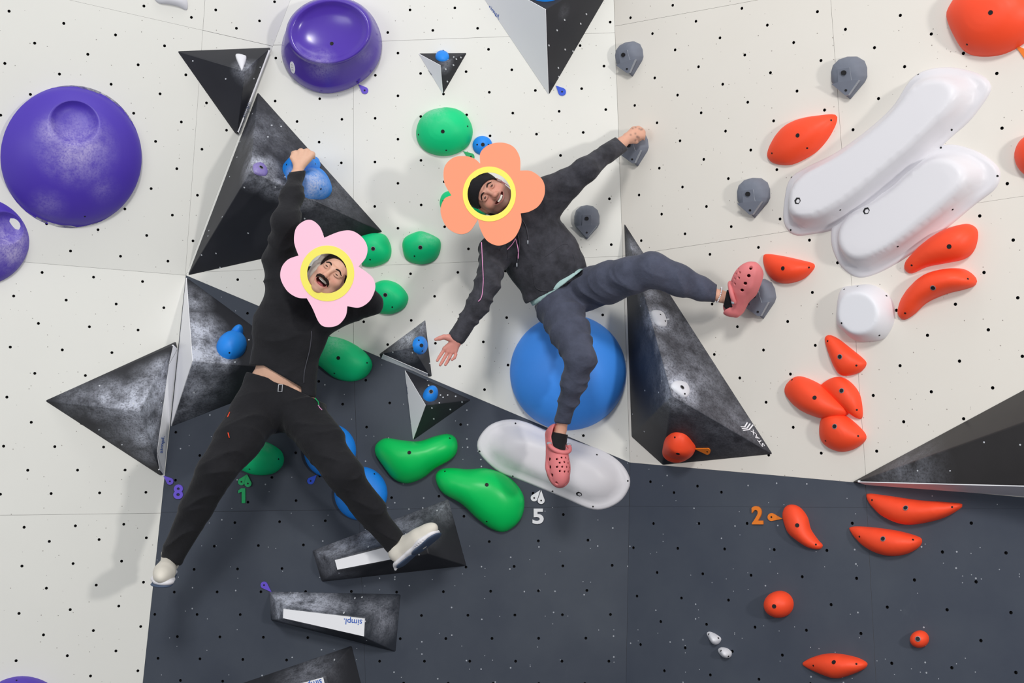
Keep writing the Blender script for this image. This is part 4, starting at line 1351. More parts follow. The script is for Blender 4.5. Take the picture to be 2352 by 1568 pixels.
class Field:
    def __init__(s, xs, ys, zs):
        s.ax = [np.asarray(a, np.float32) for a in (xs, ys, zs)]
        s.f = np.full([len(a) for a in s.ax], 1.0, np.float32)

    def block(s, lo, hi):
        sl = tuple(slice(max(0, int(np.searchsorted(a, l)) - 1), min(len(a), int(np.searchsorted(a, h)) + 1)) for a, l, h in zip(s.ax, lo, hi))
        g = [a[q] for a, q in zip(s.ax, sl)]
        return sl, g[0][:, None, None], g[1][None, :, None], g[2][None, None, :]

    def put(s, fun, lo, hi, k, op='add'):
        pad = k + 0.02
        sl, X, Y, Z = s.block(np.asarray(lo) - pad, np.asarray(hi) + pad)
        b = s.f[sl]
        if b.size == 0:
            return
        d = fun(X, Y, Z).astype(np.float32)
        if op == 'sub':
            b, d = -b, d
        if k > 1e-5:
            h = np.clip(0.5 + 0.5 * (b - d) / k, 0, 1)
            r = b * (1 - h) + d * h - k * h * (1 - h)
        else:
            r = np.minimum(b, d)
        s.f[sl] = -r if op == 'sub' else r

    def cap(s, a, b, ra, rb, k=0.02, flat=None, wr=None, op='add'):
        """tapered rounded limb a-b; flat = (axis, factor) squashes it; wr = (amp, waves per metre, slant, seed) folds"""
        a, b = np.asarray(a, float), np.asarray(b, float)
        ab = b - a
        L2 = max(ab @ ab, 1e-12)
        L = math.sqrt(L2)
        e1 = np.cross(ab / L, VIEW)
        e1 /= np.linalg.norm(e1) + 1e-9

        def fun(X, Y, Z):
            px, py, pz = X - a[0], Y - a[1], Z - a[2]
            t0 = (px * ab[0] + py * ab[1] + pz * ab[2]) / L2
            t = np.clip(t0, 0, 1)
            dx, dy, dz = px - t * ab[0], py - t * ab[1], pz - t * ab[2]
            r = ra + (rb - ra) * t
            if flat is not None:
                n, fac = flat
                q = (dx * n[0] + dy * n[1] + dz * n[2]) * (1 / fac - 1)
                dx, dy, dz = dx + q * n[0], dy + q * n[1], dz + q * n[2]
            d = np.sqrt(dx * dx + dy * dy + dz * dz)
            if wr is not None:
                amp, fr, sk, sd = wr
                q1 = (dx * e1[0] + dy * e1[1] + dz * e1[2]) / np.maximum(r, 0.01)
                ph = 6.283 * fr * (t0 * L) + sk * q1 + 1.1 * np.sin(2.3 * q1 + sd) + 0.9 * np.sin(17.0 * t0 * L + sd * 2)
                w = 1.0 - 2.2 * np.abs(np.sin(ph * 0.5)) ** 0.6
                env = 0.55 + 0.45 * np.sin(9.0 * t0 * L + 3.0 * q1 + sd * 1.7)
                r = r + amp * w * env
            return d - r
        m = max(ra, rb)
        s.put(fun, np.minimum(a, b) - m, np.maximum(a, b) + m, k, op)

    def chain(s, pts, k=0.02, **kw):
        """pts: list of (point, radius)"""
        for (a, ra), (b, rb) in zip(pts[:-1], pts[1:]):
            s.cap(a, b, ra, rb, k, **kw)

    def ell(s, c, R, rad, k=0.01, op='add'):
        c, R, rad = np.asarray(c, float), np.asarray(R, float), np.asarray(rad, float)

        def fun(X, Y, Z):
            px, py, pz = X - c[0], Y - c[1], Z - c[2]
            q = [px * R[i][0] + py * R[i][1] + pz * R[i][2] for i in range(3)]
            k0 = np.sqrt(sum((q[i] / rad[i]) ** 2 for i in range(3)))
            k1 = np.sqrt(sum((q[i] / rad[i] ** 2) ** 2 for i in range(3))) + 1e-9
            return k0 * (k0 - 1) / k1
        m = rad.max()
        s.put(fun, c - m, c + m, k, op)

    def cut(s, fun):
        """keep only where fun < 0"""
        X, Y, Z = s.ax[0][:, None, None], s.ax[1][None, :, None], s.ax[2][None, None, :]
        s.f = np.maximum(s.f, fun(X, Y, Z).astype(np.float32))

    def mesh(s):
        f = s.f
        ins = f < 0
        c = np.zeros([n - 1 for n in f.shape], np.uint8)
        for i in (0, 1):
            for j in (0, 1):
                for k in (0, 1):
                    c += ins[i:f.shape[0] - 1 + i, j:f.shape[1] - 1 + j, k:f.shape[2] - 1 + k]
        act = (c > 0) & (c < 8)
        I, J, K = np.nonzero(act)
        idx = np.full(c.shape, -1, np.int32)
        idx[I, J, K] = np.arange(len(I))
        corner = {(i, j, k): f[I + i, J + j, K + k] for i in (0, 1) for j in (0, 1) for k in (0, 1)}
        acc = np.zeros((len(I), 3))
        cnt = np.zeros(len(I))
        for axis in range(3):
            for p in (0, 1):
                for q in (0, 1):
                    a = [p, q]
                    a.insert(axis, 0)
                    b = [p, q]
                    b.insert(axis, 1)
                    va, vb = corner[tuple(a)], corner[tuple(b)]
                    x = (va < 0) != (vb < 0)
                    t = np.where(x, va / np.where(x, va - vb, 1), 0)
                    pos = np.zeros((len(I), 3))
                    for ax in range(3):
                        pos[:, ax] = t if ax == axis else a[ax]
                    acc += pos * x[:, None]
                    cnt += x
        u = acc / cnt[:, None]
        V = np.stack([s.ax[a][q] + u[:, a] * (s.ax[a][q + 1] - s.ax[a][q]) for a, q in enumerate((I, J, K))], 1)
        faces = []
        for axis in range(3):
            A = [slice(None)] * 3
            B = [slice(None)] * 3
            A[axis], B[axis] = slice(0, -1), slice(1, None)
            sa, sb = ins[tuple(A)], ins[tuple(B)]
            e = sa != sb
            o1, o2 = [a for a in range(3) if a != axis]
            g = list(np.nonzero(e))
            ok = (g[o1] > 0) & (g[o2] > 0) & (g[o1] < f.shape[o1] - 1) & (g[o2] < f.shape[o2] - 1)
            g = [q[ok] for q in g]
            flip = sa[g[0], g[1], g[2]]

            def cell(d1, d2):
                h = [q.copy() for q in g]
                h[o1] += d1
                h[o2] += d2
                return idx[h[0], h[1], h[2]]
            q = np.stack([cell(-1, -1), cell(0, -1), cell(0, 0), cell(-1, 0)], 1)
            if axis == 1:
                flip = ~flip
            q[~flip] = q[~flip][:, ::-1]
            faces.append(q)
        Fq = np.vstack(faces)
        return V, Fq[(Fq >= 0).all(1)]


def np_mesh(name, V, Fq, m, smooth=True):
    me = bpy.data.meshes.new(name)
    me.vertices.add(len(V))
    me.vertices.foreach_set('co', np.ascontiguousarray(V, np.float32).ravel())
    n = len(Fq)
    me.loops.add(n * 4)
    me.loops.foreach_set('vertex_index', np.ascontiguousarray(Fq, np.int32).ravel())
    me.polygons.add(n)
    me.polygons.foreach_set('loop_start', np.arange(0, n * 4, 4, dtype=np.int32))
    me.update(calc_edges=True)
    me.validate()
    me.polygons.foreach_set('use_smooth', [smooth] * len(me.polygons))
    me.materials.append(m)
    return me


def axis_grid(lo, hi, step, fine=()):
    """coordinates from lo to hi, dense inside the fine (lo, hi, step) spans"""
    x, out = lo, []
    while x < hi:
        out.append(x)
        st = step
        for (a, b, s2) in fine:
            if a - step <= x <= b:
                st = min(st, s2)
        x += st
    out.append(x)
    return np.array(out)


def field_for(points, pad, step, fine=()):
    """fine: list of (centre, half size, step)"""
    p = np.array(points)
    lo, hi = p.min(0) - pad, p.max(0) + pad
    ax = [axis_grid(lo[a], hi[a], step, [(c[a] - h, c[a] + h, s2) for (c, h, s2) in fine]) for a in range(3)]
    return Field(*ax)


def rp(px, d):
    return px * d / F


def tube(name, pts, rad, m, n=8, parent=None, org=None, flat=None):
    """round cord or strip through world points"""
    pts = [np.asarray(p, float) for p in pts]
    V, Fc = [], []
    if not hasattr(rad, '__len__'):
        rad = [rad] * len(pts)
    for i, p in enumerate(pts):
        t = pts[min(i + 1, len(pts) - 1)] - pts[max(i - 1, 0)]
        t /= np.linalg.norm(t) + 1e-12
        a = np.cross(t, VIEW)
        a /= np.linalg.norm(a) + 1e-9
        b = np.cross(a, t)
        for k in range(n):
            an = 2 * math.pi * k / n
            V.append(p + rad[i] * (a * math.cos(an) + b * math.sin(an) * (flat or 1.0)) - (org if org is not None else 0))
    for i in range(len(pts) - 1):
        for k in range(n):
            j = (k + 1) % n
            Fc.append((i * n + k, i * n + j, (i + 1) * n + j, (i + 1) * n + k))
    Fc.append(tuple(reversed(range(n))))
    Fc.append(tuple((len(pts) - 1) * n + k for k in range(n)))
    me = mesh_np(name, V, Fc, (m,), None, True)
    bm = bmesh.new()
    bm.from_mesh(me)
    bmesh.ops.recalc_face_normals(bm, faces=bm.faces)
    bm.to_mesh(me)
    bm.free()
    return link(name, me, parent)


def spline(pts, n):
    p = [np.asarray(q, float) for q in pts]
    out = []
    for i in range(len(p) - 1):
        a, b, c, d = p[max(i - 1, 0)], p[i], p[i + 1], p[min(i + 2, len(p) - 1)]
        for t in np.linspace(0, 1, n, endpoint=False):
            out.append(0.5 * ((2 * b) + (c - a) * t + (2 * a - 5 * b + 4 * c - d) * t * t + (3 * b - a - 3 * c + d) * t ** 3))
    out.append(p[-1])
    return out


def cloth_mat(name, rgb, wash=0.0, rough=0.85, weave=900):
    m, nt, bs = nodes_of(name)
    geo = nn(nt, 'ShaderNodeNewGeometry').outputs['Position']
    b = lin(rgb)
    f = ramp(nt, noise(nt, geo, 16, 6, 0.65), 0.36, 0.68)
    col = mixc(nt, f, tuple(c * (1 - wash) for c in b), tuple(c * (1 + wash) for c in b))
    nt.links.new(col, bs.inputs['Base Color'])
    bs.inputs['Roughness'].default_value = rough
    bs.inputs['Specular IOR Level'].default_value = 0.25
    bs.inputs['Sheen Weight'].default_value = 0.08
    bump(nt, bs, noise(nt, geo, 34, 6, 0.55), 0.45, 0.008)
    return m


def skin_mat(name):
    m, nt, bs = nodes_of(name)
    at = nn(nt, 'ShaderNodeAttribute')
    at.attribute_name = 'tone'
    geo = nn(nt, 'ShaderNodeNewGeometry').outputs['Position']
    f = math_node(nt, 'MULTIPLY', ramp(nt, noise(nt, geo, 60, 4, 0.6), 0.3, 0.7), 0.10)
    col = mixc(nt, f, at.outputs['Color'], tuple(lin((196, 104, 92))))
    nt.links.new(col, bs.inputs['Base Color'])
    bs.inputs['Roughness'].default_value = 0.5
    bs.inputs['Specular IOR Level'].default_value = 0.35
    return m


def set_tone(me, rgb_lin):
    at = me.color_attributes.new('tone', 'FLOAT_COLOR', 'POINT')
    at.data.foreach_set('color', np.concatenate([rgb_lin, np.ones((len(rgb_lin), 1))], 1).astype(np.float32).ravel())


HAIR = mat('dark brown hair', (38, 27, 24), 0.7, 0.2)
TEETH = mat('teeth', (240, 234, 222), 0.3, 0.5)


def eye_mat():
    m, nt, bs = nodes_of('eyeball')
    uvw = nn(nt, 'ShaderNodeTexCoord').outputs['Object']
    sp = nn(nt, 'ShaderNodeSeparateXYZ')
    nt.links.new(uvw, sp.inputs[0])
    r = math_node(nt, 'SQRT', math_node(nt, 'ADD', math_node(nt, 'MULTIPLY', sp.outputs[0], sp.outputs[0]), math_node(nt, 'MULTIPLY', sp.outputs[1], sp.outputs[1])))
    col = mixc(nt, math_node(nt, 'LESS_THAN', r, 0.0050), tuple(lin((226, 218, 212))), tuple(lin((52, 34, 26))))
    col = mixc(nt, math_node(nt, 'LESS_THAN', r, 0.0023), col, (0.004, 0.004, 0.004))
    nt.links.new(col, bs.inputs['Base Color'])
    bs.inputs['Roughness'].default_value = 0.15
    return m


EYE = eye_mat()


class Head:
    """x: viewer's right when upright, y: out of the face, z: to the crown; origin between the eyes' depth axis"""

    def __init__(s, eye_px, d, roll, yaw, pitch, scale, zs=1.0):
        s.zs = zs
        r, y, p = map(math.radians, (roll, yaw, pitch))
        hx = math.cos(r) * VR - math.sin(r) * VU
        hz = math.sin(r) * VR + math.cos(r) * VU
        hy = -VIEW
        hy, hx = math.cos(y) * hy + math.sin(y) * hx, math.cos(y) * hx - math.sin(y) * hy
        hy, hz = math.cos(p) * hy + math.sin(p) * hz, math.cos(p) * hz - math.sin(p) * hy
        s.R = np.array((hx, hy, hz))
        s.s = scale
        s.o = Pn(eye_px[0], eye_px[1], d) - hy * 0.082 * scale

    def w(s, x, y, z_):
        return s.o + s.s * (x * s.R[0] + y * s.R[1] + s.zs * z_ * s.R[2])

    def box(s, x, y, z_):
        return [s.w(i, j, k) for i in x for j in y for k in z_]

    def loc(s, V):
        return ((V - s.o) @ s.R.T) / (s.s * np.array((1, 1, s.zs)))

    def build(s, f, laugh):
        e = lambda c, r, k=0.012, op='add': f.ell(s.w(*c), s.R, np.array(r) * s.s, k * s.s, op)
        c = lambda a, b, ra, rb, k=0.01, op='add': f.cap(s.w(*a), s.w(*b), ra * s.s, rb * s.s, k * s.s, None, None, op)
        jz = -0.012 if laugh else 0.0
        e((0, -0.018, 0.035), (0.075, 0.096, 0.084))
        e((0, 0.020, -0.040), (0.062, 0.066, 0.078), 0.03)
        e((0, 0.036, -0.083 + jz), (0.044, 0.043, 0.034), 0.03)
        e((0, 0.066, -0.106 + jz), (0.022, 0.016, 0.016), 0.02)
        for sx in (-1, 1):
            c((sx * 0.062, -0.005, -0.03), (sx * 0.043, 0.035, -0.088 + jz), 0.012, 0.014, 0.03)
            e((sx * 0.043, 0.052, -0.034 + (0.006 if laugh else 0.003)), (0.021, 0.021, 0.019), 0.02)
            c((sx * 0.012, 0.086, 0.020), (sx * 0.044, 0.068, 0.017), 0.009, 0.009, 0.014)
            e((sx * 0.032, 0.092, 0.0), (0.017, 0.013, 0.0105), 0.012, 'sub')
            c((sx * 0.012, 0.094, -0.043), (sx * 0.013, 0.088, -0.041), 0.0085, 0.008, 0.008)
            e((sx * 0.077, -0.012, -0.012), (0.008, 0.019, 0.031), 0.006)
        c((0, 0.083, 0.012), (0, 0.108, -0.036), 0.0075, 0.0105, 0.014)
        e((0, 0.112, -0.040), (0.0115, 0.010, 0.010), 0.008)
        e((0, 0.068, -0.066), (0.031, 0.024, 0.020), 0.016)
        if laugh:
            c((-0.024, 0.084, -0.060), (0.024, 0.084, -0.060), 0.0065, 0.0065, 0.008)
            c((-0.018, 0.080, -0.0985), (0.018, 0.080, -0.0985), 0.0075, 0.0075, 0.012)
            e((0, 0.086, -0.0765), (0.0295, 0.034, 0.0165), 0.004, 'sub')
        else:
            arc = [(-0.030, 0.070, -0.0615), (-0.021, 0.081, -0.0675), (-0.010, 0.086, -0.0715), (0, 0.0875, -0.0725), (0.010, 0.086, -0.0715), (0.021, 0.081, -0.0675), (0.030, 0.070, -0.0615)]
            for q0, q1 in zip(arc[:-1], arc[1:]):
                up_, dn = 0.0072, -0.0088
                c((q0[0] * 0.94, q0[1], q0[2] + up_), (q1[0] * 0.94, q1[1], q1[2] + up_), 0.0042, 0.0042, 0.005)
                c((q0[0] * 0.86, q0[1] - 0.001, q0[2] + dn), (q1[0] * 0.86, q1[1] - 0.001, q1[2] + dn), 0.0052, 0.0052, 0.006)
            for q0, q1 in zip(arc[:-1], arc[1:]):
                c((q0[0] * 0.90, q0[1] - 0.001, q0[2]), (q1[0] * 0.90, q1[1] - 0.001, q1[2]), 0.0060, 0.0060, 0.0015, 'sub')
                c((q0[0] * 0.90, q0[1] + 0.007, q0[2]), (q1[0] * 0.90, q1[1] + 0.007, q1[2]), 0.0060, 0.0060, 0.0015, 'sub')
        for sx in (-1, 1):
            ec = (sx * 0.031, 0.069, 0.0)
            op = 0.0026 if laugh else 0.0042
            for zz, rr in ((op + 0.0032, 0.0031), (-op - 0.0026, 0.0028)):
                pr = None
                for a in np.linspace(-1, 1, 7):
                    q = (ec[0] + 0.0145 * a, ec[1] + 0.0135 * math.sqrt(max(0, 1 - (0.86 * a) ** 2)) + 0.001, zz * (1 - 0.75 * a * a) + (0.0018 if laugh and zz > 0 else 0))
                    if pr is not None:
                        c(pr, q, rr, rr, 0.004)
                    pr = q

    def extras(s, person, org, laugh, bvh, brow_px=1.0):
        def on(x, z_, off=0.0):
            o_ = Vector(s.w(x, 0.25, z_))
            h_ = bvh.ray_cast(o_ - Vector(org), Vector(-s.R[1]))
            q = np.array(h_[0]) + org if h_[0] is not None else s.w(x, 0.09, z_)
            return q + s.R[1] * off * s.s
        k = s.s
        for sx in (-1, 1):
            pts = [on(sx * (0.013 + 0.036 * t), 0.0185 + 0.008 * math.sin(math.pi * min(1, t * 1.15)) - 0.004 * t + (0.003 if laugh else 0), 0.0012) for t in np.linspace(0, 1, 9)]
            tube('eyebrow', pts, [r * k for r in (0.0022, 0.0033, 0.0038, 0.0039, 0.0037, 0.0034, 0.0029, 0.0022, 0.0011)], HAIR, 8, person, org)
            op = 0.0026 if laugh else 0.0042
            q = [s.w(sx * 0.031 + 0.0135 * a, 0.069 + 0.0145 * math.sqrt(max(0, 1 - (0.86 * a) ** 2)) + 0.0022, (op + 0.0008) * (1 - 0.75 * a * a) + (0.0014 if laugh else 0)) for a in np.linspace(-1, 1, 9)]
            tube('eyelash', q, [0.0008 * k, 0.0013 * k, 0.0016 * k, 0.0018 * k, 0.0018 * k, 0.0018 * k, 0.0016 * k, 0.0013 * k, 0.0008 * k], HAIR, 6, person, org)
            bm = bmesh.new()
            bmesh.ops.create_uvsphere(bm, u_segments=20, v_segments=12, radius=0.0098 * k)
            me = bpy.data.meshes.new('eye')
            bm.to_mesh(me)
            bm.free()
            me.materials.append(EYE)
            me.polygons.foreach_set('use_smooth', [True] * len(me.polygons))
            m4 = Matrix.Identity(4)
            zc, xc = Vector(s.R[1]), Vector(s.R[0])
            yc = zc.cross(xc)
            for i, ax in enumerate((xc, yc, zc)):
                m4[0][i], m4[1][i], m4[2][i] = ax
            m4.translation = Vector(s.w(sx * 0.031, 0.0728, 0.0) - org)
            link('eye', me, person, m4)
        # teeth: a curved row of separate crowns
        n = 8 if laugh else 8
        wdt = 0.046 if laugh else 0.036
        V, Fc = [], []
        zt, zb = (-0.0615, -0.0730) if laugh else (-0.0660, -0.0765)
        for i in range(n):
            x0, x1 = -wdt / 2 + wdt * i / n + 0.0003, -wdt / 2 + wdt * (i + 1) / n - 0.0003
            b = len(V)
            for yo in (0.0, -0.006):
                for (x, zz) in ((x0, zt), (x1, zt), (x1, zb), (x0, zb)):
                    V.append(s.w(x, (0.0815 if laugh else 0.0872) - 12.0 * x * x + yo, zz + (3.0 if laugh else 10.0) * x * x) - org)
            Fc += [(b, b + 1, b + 2, b + 3), (b, b + 4, b + 5, b + 1), (b + 1, b + 5, b + 6, b + 2), (b + 2, b + 6, b + 7, b + 3), (b + 3, b + 7, b + 4, b)]
        link('teeth', mesh_np('teeth', V, Fc, (TEETH,), None, False), person)
        return on


def finish_body(name, f, org, m, tone):
    V, Fq = f.mesh()
    me = np_mesh(name, V - org, Fq, m)
    set_tone(me, tone(V))
    o = link(name, me, None, Matrix.Translation(Vector(org)))
    return o, V


def garment(name, f, org, m, parent):
    V, Fq = f.mesh()
    return link(name, np_mesh(name, V - org, Fq, m), parent)


def img_line(p0, p1, d, keep):
    """half space cut along the sight plane through two pixels; keep = a pixel on the kept side"""
    a, b = Pn(p0[0], p0[1], d), Pn(p1[0], p1[1], d)
    n = np.cross(a - np.array(CAM), b - np.array(CAM))
    n /= np.linalg.norm(n)
    if (Pn(keep[0], keep[1], d) - a) @ n > 0:
        n = -n
    return lambda X, Y, Z: (X - a[0]) * n[0] + (Y - a[1]) * n[1] + (Z - a[2]) * n[2]


def fmax(*fs):
    def g(X, Y, Z):
        r = fs[0](X, Y, Z)
        for q in fs[1:]:
            r = np.maximum(r, q(X, Y, Z))
        return r
    return g


def fmin(*fs):
    def g(X, Y, Z):
        r = fs[0](X, Y, Z)
        for q in fs[1:]:
            r = np.minimum(r, q(X, Y, Z))
        return r
    return g


J = lambda px, py, d, r: (Pn(px, py, d), rp(r, d))   # a joint: seen at a pixel, at a depth, limb radius there in photo pixels


def scaled(pts, k):
    return [(p, r * k) for (p, r) in pts]


# ------------------------------------------------------------------ shoes
def foot_matrix(heel, fwd, up):
    f_ = np.asarray(fwd, float)
    f_ /= np.linalg.norm(f_)
    u = np.asarray(up, float)
    u -= f_ * (u @ f_)
    u /= np.linalg.norm(u)
    x = np.cross(f_, u)
    return np.column_stack([x, f_, u]), np.asarray(heel, float)


def shoe_part(name, build, lo, hi, step, Mx, m, parent, org, cut=None):
    f = Field(*[np.arange(a, b, step) for a, b in zip(lo, hi)])
    build(f)
    V, Fq = f.mesh()
    Rm, t = Mx
    return link(name, np_mesh(name, V @ Rm.T + t - org, Fq, m), parent)


I3 = np.eye(3)


def sole_pts(L, wide):
    """outline axis of a sole: heel at y=0, toe at y=L"""
    return [(v3(0, 0.035, 0), 0.033 * wide), (v3(0.004, L * 0.42, 0), 0.033 * wide), (v3(0.002, L * 0.68, 0), 0.047 * wide), (v3(-0.006, L - 0.05, 0), 0.044 * wide)]


def clog(parent, org, Mx, side, m, mdark, L=0.285):
    zax = v3(0, 0, 1)

    def body(f):
        # outer sole and upper
        for (a, ra), (b, rb) in zip(sole_pts(L, 1.1)[:-1], sole_pts(L, 1.1)[1:]):
            f.cap(a + zax * 0.014, b + zax * 0.014, ra, rb, 0.01, (zax, 0.42))
        f.ell(v3(0, L * 0.66, 0.022), I3, (0.050, 0.096, 0.064), 0.012)
        f.cap(v3(0, 0.04, 0.03), v3(0, L * 0.5, 0.03), 0.038, 0.044, 0.012, (zax, 1.15))
        f.ell(v3(0, 0.03, 0.045), I3, (0.039, 0.036, 0.046), 0.012)
        # foot opening
        f.ell(v3(0, 0.070, 0.085), I3, (0.034, 0.075, 0.055), 0.006, 'sub')
        f.cap(v3(0, 0.040, 0.05), v3(0, 0.10, 0.05), 0.029, 0.030, 0.006, None, None, 'sub')
        cc, cr = v3(0, L * 0.64, 0.024), v3(0.043, 0.088, 0.053)

        def cavity(X, Y, Z):
            q = [(X - cc[0]), (Y - cc[1]), (Z - cc[2])]
            k0 = np.sqrt(sum((q[i] / cr[i]) ** 2 for i in range(3)))
            k1 = np.sqrt(sum((q[i] / cr[i] ** 2) ** 2 for i in range(3))) + 1e-9
            return np.maximum(k0 * (k0 - 1) / k1, 0.020 - Z + 0 * X + 0 * Y)
        f.put(cavity, cc - cr, cc + cr, 0.002, 'sub')
        # ventilation holes over the toes and along the side
        for (x, y) in ((-0.026, 0.165), (-0.009, 0.160), (0.009, 0.160), (0.026, 0.165), (-0.018, 0.183), (0.0, 0.180), (0.018, 0.183), (-0.028, 0.200), (-0.009, 0.201), (0.010, 0.201), (0.028, 0.199), (-0.018, 0.219), (0.001, 0.221), (0.019, 0.218)):
            f.cap(v3(x, y, 0.05), v3(x * 1.25, y + 0.006, 0.12), 0.0042, 0.0042, 0.0, None, None, 'sub')
        for sx in (-1, 1):
            for (y, z0) in ((0.155, 0.036), (0.190, 0.034), (0.225, 0.032)):
                f.cap(v3(sx * 0.03, y, z0), v3(sx * 0.075, y + 0.004, z0 + 0.008), 0.0072, 0.0072, 0.0, None, None, 'sub')
        for x in (-0.016, 0.016):
            f.cap(v3(x, L * 0.8, 0.032), v3(x * 1.6, L + 0.02, 0.034), 0.0066, 0.0066, 0.0, None, None, 'sub')
    c = shoe_part('clog', body, (-0.08, -0.03, -0.03), (0.08, L + 0.04, 0.12), 0.0022, Mx, m, parent, org)

    # inner lining in a shaded foam colour, so the holes read dark
    def inner(f):
        f.cap(v3(0, 0.08, 0.026), v3(0, L - 0.07, 0.026), 0.034, 0.038, 0.006, (zax, 0.3))
    shoe_part('insole', inner, (-0.07, 0.0, -0.02), (0.07, L, 0.10), 0.004, Mx, mdark, c, org)

    def strap(f):
        # band lying over the instep from rivet to rivet
        pr = None
        for a in np.linspace(-0.18, math.pi + 0.18, 27):
            q = v3(0.047 * math.cos(a), 0.098 + 0.042 * math.sin(a), 0.056 + 0.028 * math.sin(a))
            if pr is not None:
                f.cap(pr, q, 0.0085, 0.0085, 0.004)
            pr = q
    shoe_part('strap', strap, (-0.08, 0.0, 0.0), (0.08, L, 0.12), 0.0022, Mx, m, c, org)

    for sx in (-1, 1):
        def rivet(f, sx=sx):
            f.cap(v3(sx * 0.044, 0.092, 0.058), v3(sx * 0.053, 0.092, 0.058), 0.0075, 0.0068, 0.002)
        shoe_part('rivet', rivet, (-0.07, 0.06, 0.03), (0.07, 0.12, 0.09), 0.0016, Mx, GREY_EDGE, c, org)
    return c


def trainer(parent, org, Mx, m_up, m_mid, m_out, L=0.275):
    zax = v3(0, 0, 1)

    def upper(f):
        f.ell(v3(0, L * 0.66, 0.040), I3, (0.043, 0.098, 0.044), 0.02)
        f.cap(v3(0, 0.045, 0.055), v3(0.002, L * 0.62, 0.045), 0.035, 0.040, 0.02)
        f.cap(v3(0, 0.042, 0.06), v3(0, 0.058, 0.098), 0.034, 0.037, 0.02)
        f.cap(v3(0, 0.09, 0.082), v3(0, 0.165, 0.062), 0.024, 0.020, 0.02)
        f.cap(v3(0, 0.055, 0.09), v3(0, 0.055, 0.14), 0.030, 0.032, 0.003, None, None, 'sub')
    u = shoe_part('trainer', upper, (-0.07, -0.02, -0.01), (0.07, L + 0.03, 0.14), 0.003, Mx, m_up, parent, org)

    def mid(f):
        for (a, ra), (b, rb) in zip(sole_pts(L, 1.02)[:-1], sole_pts(L, 1.02)[1:]):
            f.cap(a + zax * 0.018, b + zax * 0.018, ra, rb, 0.012, (zax, 0.42))
        f.cap(v3(0, 0.012, 0.02), v3(0, -0.006, 0.006), 0.014, 0.006, 0.02)
        for k in range(14):
            y = 0.06 + k * 0.012
            for sx in (-1, 1):
                f.cap(v3(sx * 0.055, y, 0.012), v3(sx * 0.042, y, 0.012), 0.0022, 0.0022, 0.0, None, None, 'sub')
    shoe_part('midsole', mid, (-0.07, -0.03, -0.02), (0.07, L + 0.03, 0.06), 0.003, Mx, m_mid, u, org)

    def out(f):
        for lo_, hi_ in ((0.0, 0.40), (0.52, 1.0)):
            a, b = v3(0, 0.04 if lo_ == 0 else L * 0.56, 0.004), v3(0, L * 0.34 if lo_ == 0 else L - 0.045, 0.004)
            f.cap(a, b, 0.033 if lo_ == 0 else 0.044, 0.028 if lo_ == 0 else 0.045, 0.004, (zax, 0.20))
        for k in range(15):
            y = 0.018 + k * 0.018
            f.cap(v3(-0.06, y, -0.0095), v3(0.06, y, -0.0095), 0.0026, 0.0026, 0.0, None, None, 'sub')
        for k in range(-4, 5):
            f.cap(v3(k * 0.0105, 0.0, -0.0095), v3(k * 0.0105, L, -0.0095), 0.002, 0.002, 0.0, None, None, 'sub')
    shoe_part('outsole', out, (-0.07, -0.02, -0.02), (0.07, L + 0.02, 0.02), 0.0022, Mx, m_out, u, org)
    for k in range(5):
        y = 0.100 + k * 0.017
        zz = 0.1045 - k * 0.0078
        q = [v3(-0.022, y - 0.003, zz - 0.012), v3(-0.011, y, zz - 0.001), v3(0, y + 0.002, zz + 0.0015), v3(0.011, y, zz - 0.001), v3(0.022, y - 0.003, zz - 0.012)]
        tube('lace', [Mx[0] @ p + Mx[1] for p in q], 0.003, m_mid, 6, u, org)
    return u

# ------------------------------------------------------------------ materials for the two people
BLACK_CLOTH = cloth_mat('black jacket cloth', (33, 33, 37), 0.12)
BLACK_TROUSER = cloth_mat('black trouser cloth', (28, 28, 32), 0.12)
HOODIE = cloth_mat('washed black sweatshirt', (60, 60, 67), 0.38)
JOGGER = cloth_mat('washed blue grey jersey', (74, 78, 95), 0.16)
TEAL = cloth_mat('pale teal jersey', (168, 198, 196), 0.05)
BEANIE = cloth_mat('black rib knit', (24, 23, 27), 0.15)
GREY_HAT = cloth_mat('grey knit', (222, 222, 212), 0.05)
SOCK = cloth_mat('black sock knit', (24, 24, 27), 0.1)
CLOG_PINK = mat('dusty pink foam', (222, 126, 128), 0.55, 0.3, mottled=0.05)
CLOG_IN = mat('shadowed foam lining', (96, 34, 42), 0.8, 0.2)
TR_UP = mat('off white trainer mesh', (222, 216, 204), 0.7, 0.2, mottled=0.06)
TR_MID = mat('white trainer foam', (232, 230, 234), 0.55, 0.3)
TR_OUT = mat('blue grey outsole rubber', (74, 88, 112), 0.6, 0.3)
PINK_CARD = mat('pink card', (255, 202, 222), 0.8, 0.1)
ORANGE_CARD = mat('salmon orange card', (247, 157, 123), 0.8, 0.1)
YELLOW_CARD = mat('yellow card', (248, 236, 110), 0.8, 0.1)
PINK_CORD = mat('pink cord', (236, 158, 208), 0.7)
DARK_CORD = mat('grey cord', (74, 74, 82), 0.7)
METAL = mat('silver buckle', (206, 208, 214), 0.3, 0.6)
SKIN = skin_mat('skin')
FLAT = (VIEW, 0.66)


